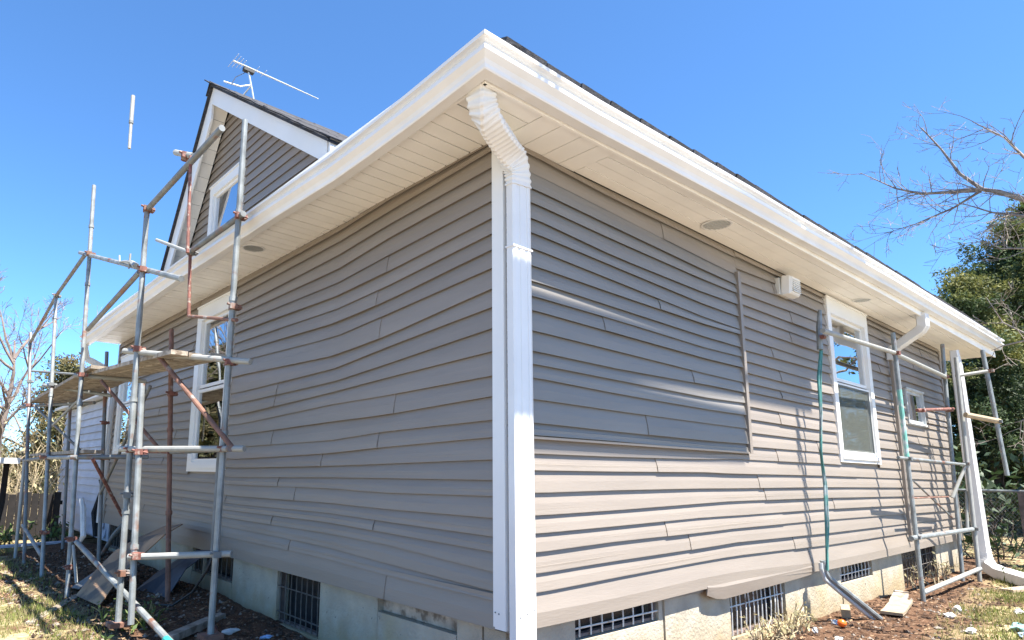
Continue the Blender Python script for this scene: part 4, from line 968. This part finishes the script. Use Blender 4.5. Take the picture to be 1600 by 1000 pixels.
def deciduous(x, y, h, seed, label, lean=(0, 0), m='pale_bark', r=0.12, n=9, wig=0.3):
    rng = random.Random(seed); t = thing('bare_tree', label, 'tree', (x, y, -0.5))
    pts = [Vector((x, y, -0.7))]
    for k in range(6): pts.append(pts[-1]+Vector((lean[0]+rng.uniform(-wig, wig)*0.3, lean[1]+rng.uniform(-wig, wig)*0.3, (h*0.85)/6)))
    MB().tube(pts, [r*(1-0.85*k/6) for k in range(7)], 8).build('trunk', m, t, smooth=True)
    mb = MB()
    for k in range(n):
        i = rng.randint(2, 6); i = min(i, 5); q = pts[i].lerp(pts[i+1], rng.random()); a = rng.uniform(0, 6.28)
        grow(mb, q, (math.cos(a)*0.7, math.sin(a)*0.7, rng.uniform(0.5, 1.1)), h*rng.uniform(0.18, 0.34), r*0.33, 3, rng, 0.42, 0, 5, (3, 5), 0.004, 0.2, 0.55)
    mb.build('crown', m, t, recalc=False); return t
deciduous(-0.95, 13.4, 4.9, 21, 'pale pinkish bare tree at the left edge behind the fence', (0.03, 0.0), r=0.11, n=12)
deciduous(-2.0, 13.0, 4.4, 22, 'slender bare tree cut by the left edge of the picture', (0.03, 0.0), r=0.08, n=10)
deciduous(-0.1, 17.5, 5.0, 23, 'thin bare tree standing behind the shed', (0.0, 0.0), r=0.09, n=10, m='bark')
deciduous(-3.2, 19.5, 7.2, 24, 'tall twiggy bare tree far back at the left edge', (0.02, 0.0), r=0.12, n=12, m='bark')
conifer(0.55, 15.6, 3.4, 1.1, 31, 'small sparse evergreen between the shed and the bare trees', dens=0.6, card=0.22, z0=0.0, m='olive_leaf', nd=0.45)
conifer(-1.6, 18.5, 3.0, 1.6, 32, 'round olive evergreen behind the pale fence', dens=0.6, card=0.27, z0=-0.2, m='olive_leaf', nd=0.45)
# trees standing where the windows look, left of and behind the photographer
conifer(-6.4, 20.6, 5.2, 3.0, 33, 'olive conifer standing well left of the picture', dens=0.8, card=0.47, m='olive_leaf', nd=0.45)
deciduous(-5.2, 14.5, 8.0, 34, 'bare tree standing left of the picture', (0.0, 0.0), r=0.14, n=14, m='bark')
conifer(24.0, -9.5, 6.5, 3.0, 35, 'conifer standing right of the picture', dens=0.7, card=0.45, nd=0.45)

def brush(x, y, w_, d_, h, n, seed, label, m='brush_twig', leaves=0, lm='olive_leaf', ls=0.06, name='shrub'):
    rng = random.Random(seed); t = thing(name, label, 'shrub', (x, y, -0.45)); mb = MB(); lf_ = MB()
    for k in range(n):
        px, py = x+rng.uniform(-w_, w_), y+rng.uniform(-d_, d_)
        tips = grow(mb, (px, py, ground_h(px, py)-0.02), (rng.uniform(-.5, .5), rng.uniform(-.5, .5), 1), h*rng.uniform(0.5, 1.1), 0.012, 1, rng, 0.5, 0.02, 4, (2, 4), 0.004, 0.22, 0.6)
        for q in range(leaves):
            tp = rng.choice(tips); leaf_card(lf_, tp+Vector((rng.gauss(0, .1), rng.gauss(0, .1), rng.gauss(0, .12)))*h, ls*rng.uniform(0.6, 1.3), rng)
    mb.build('stems', m, t, recalc=False)['kind'] = 'stuff'
    if leaves: lf_.build('leaves', lm, t, recalc=False)['kind'] = 'stuff'
    return t
brush(-0.55, 12.4, 0.6, 0.5, 1.9, 46, 41, 'tangled straw coloured shrub between fence and shed', leaves=5, lm='dry_leaf', ls=0.05)
brush(-2.6, 16.5, 2.0, 0.8, 2.1, 60, 42, 'straw coloured thicket behind the pale fence', leaves=8, lm='olive_leaf', ls=0.08)
brush(0.7, 13.6, 0.5, 0.5, 2.2, 30, 43, 'yellowish twiggy shrub beside the shed corner', leaves=8, lm='dry_leaf', ls=0.05)
brush(-1.0, 9.7, 0.7, 0.35, 0.28, 40, 44, 'low dark plants at the foot of the dark fence', leaves=14, lm='weed_leaf', ls=0.05, m='dark_bark')
brush(11.3, 0.6, 0.5, 0.9, 0.50, 34, 45, 'leafy green shrub in front of the chain link fence', leaves=20, lm='dark_leaf', ls=0.07, m='dark_bark')
brush(13.6, 0.6, 0.8, 2.0, 1.5, 60, 46, 'dense dark undergrowth behind the chain link fence', leaves=26, lm='dark_leaf', ls=0.11, m='dark_bark')
brush(2.95, -0.10, 0.42, 0.06, 0.20, 26, 47, 'dry leafy weed in front of the wide basement grating', leaves=9, lm='dry_leaf', ls=0.022, name='weed', m='brush_twig')
brush(7.4, -0.06, 0.55, 0.07, 0.24, 14, 48, 'straggly weed at the far basement grating', leaves=5, lm='dry_leaf', ls=0.025, name='weed', m='brush_twig')
brush(-1.45, 2.25, 0.16, 0.22, 0.13, 30, 49, 'clump of fresh green weeds near the teal tipped brace', leaves=8, lm='weed_leaf', ls=0.028, name='weed', m='grass_blade')
brush(-0.95, 3.15, 0.14, 0.25, 0.16, 22, 50, 'grassy weeds between the first outer scaffold poles', leaves=5, lm='weed_leaf', ls=0.025, name='weed', m='grass_blade')
brush(9.0, -1.0, 0.9, 0.5, 0.14, 40, 51, 'green sprouts beside the white drain elbow', leaves=6, lm='weed_leaf', ls=0.03, name='weed', m='grass_blade')

# far wood on the horizon
rng = random.Random(5); mb = MB()
for k in range(5200):
    a = rng.uniform(-0.6, 2.2); d = rng.uniform(60, 85); hgt = 3.0+2.5*nz(a*9, 2)
    leaf_card(mb, (d*math.cos(a), d*math.sin(a), rng.uniform(-0.5, max(0.6, hgt))), rng.uniform(0.7, 1.5), rng)
fw = mb.build('distant_trees', 'olive_leaf', recalc=False); fw['kind'] = 'stuff'

# ------------------------------------------------------------------ ground cover
def ground_stuff(name, m, n, region, maker, seed):
    rng = random.Random(seed); mb = MB(); c = 0
    while c < n:
        x, y = region(rng)
        if -0.02 < x < 9.4 and 0.0 < y < 8.3: continue
        maker(mb, x, y, ground_h(x, y), rng); c += 1
    o = mb.build(name, m, recalc=False); o['kind'] = 'stuff'; return o
def blade(mb, x, y, z, rng):
    h = rng.uniform(0.02, 0.075); a = rng.uniform(0, 6.28); w_ = 0.004; dx, dy = math.cos(a), math.sin(a); l_ = rng.uniform(0.2, 0.8)*h
    b = rng.uniform(0, 6.28)
    mb.add([(x-dx*w_, y-dy*w_, z-0.005), (x+dx*w_, y+dy*w_, z-0.005), (x+math.cos(b)*l_, y+math.sin(b)*l_, z+h)], [(0, 1, 2)])
def greg_l(rng):
    while True:
        x, y = rng.uniform(-3.2, -0.9), 1.5+9*rng.random()**1.5
        if rng.random() < grass_mask(x, y)*max(0, (nz(x*1.7, y*1.7, 9)+0.30)): return x, y
def greg_r(rng):
    while True:
        x, y = rng.uniform(3.2, 12), rng.uniform(-2.4, -0.5)
        if rng.random() < grass_mask(x, y)*max(0, nz(x*1.5, y*1.5, 4)+0.42): return x, y
ground_stuff('grass', 'grass_blade', 26000, greg_l, blade, 1); ground_stuff('grass', 'grass_blade', 22000, greg_r, blade, 2)
def clod(mb, x, y, z, rng):
    s = rng.uniform(0.006, 0.022)*(1.6 if rng.random() < 0.06 else 1); v = []
    for dx, dy, dz in ((1,0,0),(-1,0,0),(0,1,0),(0,-1,0),(0,0,0.8),(0,0,-0.6)):
        k = s*rng.uniform(0.6, 1.3); v.append((x+dx*k+rng.uniform(-.3, .3)*s, y+dy*k+rng.uniform(-.3, .3)*s, z+dz*k+s*0.2))
    mb.add(v, [(0,2,4),(2,1,4),(1,3,4),(3,0,4),(2,0,5),(1,2,5),(3,1,5),(0,3,5)])
def soil_region(rng):
    if rng.random() < 0.5: return rng.uniform(-1.6, 0.05), rng.uniform(1.2, 8)
    return 1.5+9.5*rng.random()**1.4, rng.uniform(-1.9, 0.03)
ground_stuff('soil_clods', 'soil', 6500, soil_region, clod, 3); ground_stuff('gravel', 'stone', 1500, soil_region, clod, 4)
def leaf(mb, x, y, z, rng):
    s = rng.uniform(0.010, 0.028); a = rng.uniform(0, 6.28); dx, dy = math.cos(a)*s, math.sin(a)*s; t = rng.uniform(-0.5, 0.7)*s
    mb.add([(x-dx, y-dy, z+0.004), (x-dy*0.5, y+dx*0.5, z+0.006+t*0.6), (x+dx, y+dy, z+0.008+t), (x+dy*0.5, y-dx*0.5, z+0.006)], [(0, 1, 2), (0, 2, 3)])
ground_stuff('leaf_litter', 'dead_leaf', 4200, soil_region, leaf, 6)
def leaf_far(rng): return rng.uniform(9.3, 12), rng.uniform(-1.5, 2.0)
ground_stuff('leaf_litter', 'dead_leaf', 2500, leaf_far, leaf, 7)

# ------------------------------------------------------------------ loose things on the ground
def slab(name, label, cat, c, L, W, T, rz, m, tilt=0.0, roll_=0.0, group=None):
    mb = MB(); e = Vector((math.cos(rz)*math.cos(tilt), math.sin(rz)*math.cos(tilt), math.sin(tilt))); s_ = Vector((-math.sin(rz), math.cos(rz), math.tan(roll_))).normalized(); n_ = e.cross(s_)
    rings = []
    for k in range(5):
        p = Vector(c)+e*L*(k/4-0.5); j = random.uniform(-0.05, 0.05)*W
        rings.append([p+s_*(W/2+j)-n_*T/2, p+s_*(W/2+j*0.8)+n_*T/2, p-s_*(W/2-j)+n_*T/2, p-s_*(W/2-j*0.7)-n_*T/2])
    return tag(mb.loft(rings).build(name, m), label, cat, group)
slab('wood_offcut', 'pale flat timber offcut lying beside the slanting conduit', 'board', (5.05, -0.33, -0.385), 0.72, 0.17, 0.025, R(8), 'pale_wood', R(2))
slab('wood_offcut', 'brown plank lying against the foundation before the scaffold pole', 'board', (5.75, -0.16, -0.40), 0.6, 0.13, 0.03, R(10), 'weathered_plank', R(3))
slab('brick', 'tan brick standing on edge at the foundation left of the conduit', 'brick', (4.28, -0.14, -0.37), 0.12, 0.07, 0.08, R(20), 'pale_wood', R(14))
slab('wood_offcut', 'long brown plank on the soil at the right edge of the picture', 'board', (8.1, -1.0, -0.40), 1.6, 0.13, 0.03, R(-18), 'tan_wood')
slab('wood_offcut', 'grey beam lying on the soil under the inner scaffold pole', 'board', (-0.62, 2.62, -0.37), 0.75, 0.08, 0.05, R(40), 'weathered_plank')
slab('wood_offcut', 'thin plank lying on the grass by the second outer pole', 'board', (-1.28, 4.2, -0.415), 1.2, 0.07, 0.02, R(62), 'weathered_plank')
slab('wood_offcut', 'thin pale stick lying on the grass near the third outer pole', 'stick', (-1.30, 5.9, -0.43), 0.9, 0.035, 0.02, R(58), 'pale_wood')
slab('plank', 'grey plank lying along the foot of the dark fence', 'board', (-0.9, 8.9, -0.33), 1.6, 0.14, 0.03, R(15), 'blue_white_board')
def lump(name, label, cat, c, s, m, seed, sq=(1, 1, 0.6), group=None):
    rng = random.Random(seed); vs = []; fs = []; nu, nv = 10, 6
    for j in range(nv+1):
        for i in range(nu):
            th, ph = 2*math.pi*i/nu, math.pi*j/nv; k = s*(1+(0.75 if name == 'litter' else 0.1)*nz(math.cos(th)*2.5+seed, math.sin(th)*2.5, math.cos(ph)*2.5))
            vs.append((c[0]+k*sq[0]*math.sin(ph)*math.cos(th), c[1]+k*sq[1]*math.sin(ph)*math.sin(th), c[2]+k*sq[2]*math.cos(ph)))
    for j in range(nv):
        for i in range(nu): fs.append((j*nu+i, j*nu+(i+1) % nu, (j+1)*nu+(i+1) % nu, (j+1)*nu+i))
    mb = MB(); mb.add(vs, fs); return tag(mb.build(name, m, smooth=(name != 'litter')), label, cat, group)
lump('orange_ball', 'bright orange plastic ball lying on the soil below the wall', 'ball', (3.78, -0.27, -0.385), 0.035, 'orange_plastic', 1, (1, 1, 0.9))
LIT = [((3.95, -0.16, -0.40), 0.05, 'white_litter', (1.2, .8, .5), 'white crumpled scrap next to the orange ball on its far side'),
       ((3.40, -0.20, -0.40), 0.032, 'white_litter', (.8, .8, 1.1), 'small white scrap standing at the foundation left of the orange ball'),
       ((5.05, -0.72, -0.415), 0.07, 'white_litter', (1.5, .7, .45), 'white scrap on the soil in front of the pale timber offcut'),
       ((5.55, -0.68, -0.41), 0.055, 'white_litter', (1, .8, .8), 'white scrap in front of the near right scaffold pole'),
       ((6.0, -1.05, -0.42), 0.075, 'white_litter', (1.8, .6, .35), 'flat white scrap further out on the soil at the right'),
       ((4.45, -0.98, -0.41), 0.06, 'white_litter', (1.2, .8, .5), 'white scrap low at the bottom edge right of the orange ball'),
       ((4.85, -1.22, -0.41), 0.07, 'teal_litter', (1.5, 1, .6), 'pale teal crumpled litter on the grass edge at the right'),
       ((4.62, -1.28, -0.42), 0.06, 'blue_litter', (1.4, .8, .4), 'bluish litter beside the teal litter'),
       ((3.30, -0.40, -0.415), 0.04, 'white_litter', (1.4, .8, .5), 'white scrap at the bottom edge left of the orange ball'),
       ((-1.25, 2.35, -0.41), 0.055, 'blue_litter', (1.2, .8, .6), 'pale blue bottle piece on the grass at the bottom left'),
       ((-1.08, 2.28, -0.41), 0.035, 'white_litter', (1, .9, .7), 'white scrap on the grass right of the pale blue piece'),
       ((-0.82, 2.36, -0.39), 0.04, 'blue_litter', (1.2, .8, .6), 'blue cap near the teal tip of the slanting brace'),
       ((-0.42, 2.45, -0.36), 0.05, 'white_litter', (1.5, .6, .5), 'white strip end on the soil by the inner pole foot'),
       ((-0.25, 2.2, -0.38), 0.035, 'blue_litter', (1.8, .8, .4), 'pale blue scrap against the soil near the foundation grating'),
       ((-1.9, 4.2, -0.42), 0.05, 'white_litter', (1.4, 1, .3), 'flat white scrap out on the grass at the left')]
for i, (c, s, m, sq, lb) in enumerate(LIT):
    c = (c[0], c[1], ground_h(c[0], c[1])+s*sq[2]*0.6)
    lump('litter', lb, 'litter', c, s*0.75, m, 20+i, sq, 'litter scattered on the soil')
lump('red_cap', 'red knob at the foot of the tall inner scaffold pole', 'knob', (-0.535, 2.52, ground_h(-0.53, 2.52)+0.02), 0.045, 'red_oxide', 60, (1, 1, 1.1))
# bent brown sheet leaning inside the scaffold, dark sheet behind it
def sheet(name, label, rows, m, th=0.012):
    mb = MB(); top = [[Vector(p) for p in r_] for r_ in rows]; nr, nc = len(rows), len(rows[0]); n_ = Vector((-0.5, -0.5, 0.7)).normalized()*th
    vs = [p for r_ in top for p in r_]+[p-n_ for r_ in top for p in r_]; o = nr*nc; fs = []
    for j in range(nr-1):
        for i in range(nc-1):
            q = (j*nc+i, j*nc+i+1, (j+1)*nc+i+1, (j+1)*nc+i); fs.append(q); fs.append(tuple(k+o for k in reversed(q)))
    edge = [i for i in range(nc)]+[j*nc+nc-1 for j in range(1, nr)]+[(nr-1)*nc+i for i in range(nc-2, -1, -1)]+[j*nc for j in range(nr-2, 0, -1)]
    for a, b_ in zip(edge, edge[1:]+edge[:1]): fs.append((a, b_, b_+o, a+o))
    mb.add(vs, fs); return tag(mb.build(name, m), label, 'sheet')
sheet('brown_sheet', 'bent brown board leaning under the first scaffold bay', [[(-1.08, 4.47, -0.37), (-1.02, 3.85, -0.37)], [(-0.90, 4.594, -0.168), (-0.90, 3.95, -0.24)], [(-0.70, 4.758, -0.016), (-0.70, 4.154, -0.09)], [(-0.50, 4.737, 0.102), (-0.50, 3.90, 0.20)], [(-0.20, 4.85, 0.20), (-0.20, 4.30, 0.26)]], 'plywood')
sheet('dark_sheet', 'dark crumpled sheet lying behind the leaning brown board', [[(-0.62, 4.25, -0.34), (-0.56, 3.95, -0.36), (-0.50, 3.7, -0.34)], [(-0.42, 4.3, -0.20), (-0.36, 3.98, -0.12), (-0.34, 3.72, -0.10)], [(-0.22, 4.2, -0.05), (-0.18, 3.9, 0.04), (-0.14, 3.66, 0.06)]], 'dark_sheet')
sheet('grey_sheet', 'grey sheet lying flat beyond the leaning brown board', [[(-1.02, 5.0, -0.38), (-1.0, 4.75, -0.36)], [(-0.75, 5.15, -0.24), (-0.73, 4.8, -0.2)]], 'dull_steel')
tag(MB().tube([(-0.45, 2.80, 0.14), (-0.47, 2.87, 0.0), (-0.50, 3.08, -0.20), (-0.56, 3.35, -0.34), (-0.66, 3.62, -0.36), (-0.80, 3.75, -0.37)], 0.010, 6).build('cable', 'black_rubber', smooth=True), 'stiff dark cable hanging in a curve from the low scaffold rail', 'cable')
tag(MB().tube([(-0.26, 6.2, 0.14), (-0.30, 6.45, -0.02), (-0.31, 6.75, -0.22), (-0.33, 7.0, -0.42)], 0.03, 7).build('pipe', 'dull_steel', smooth=True), 'bent grey pipe leaning on the wall behind the brown board', 'pipe')

GROUPS = {'conifer_tree': 'conifers around the house', 'bare_tree': 'bare trees around the house', 'shrub': 'shrubs round the fences and shed', 'weed': 'weeds along the foot of the walls',
          'wood_offcut': 'timber offcuts on the ground', 'scaffolding': 'scaffolding around the house', 'wooden_fence': 'board fences on the left'}
for o in scn.objects:
    if o.parent is None and 'category' in o and o.name.split('.')[0] in GROUPS: o['group'] = GROUPS[o.name.split('.')[0]]
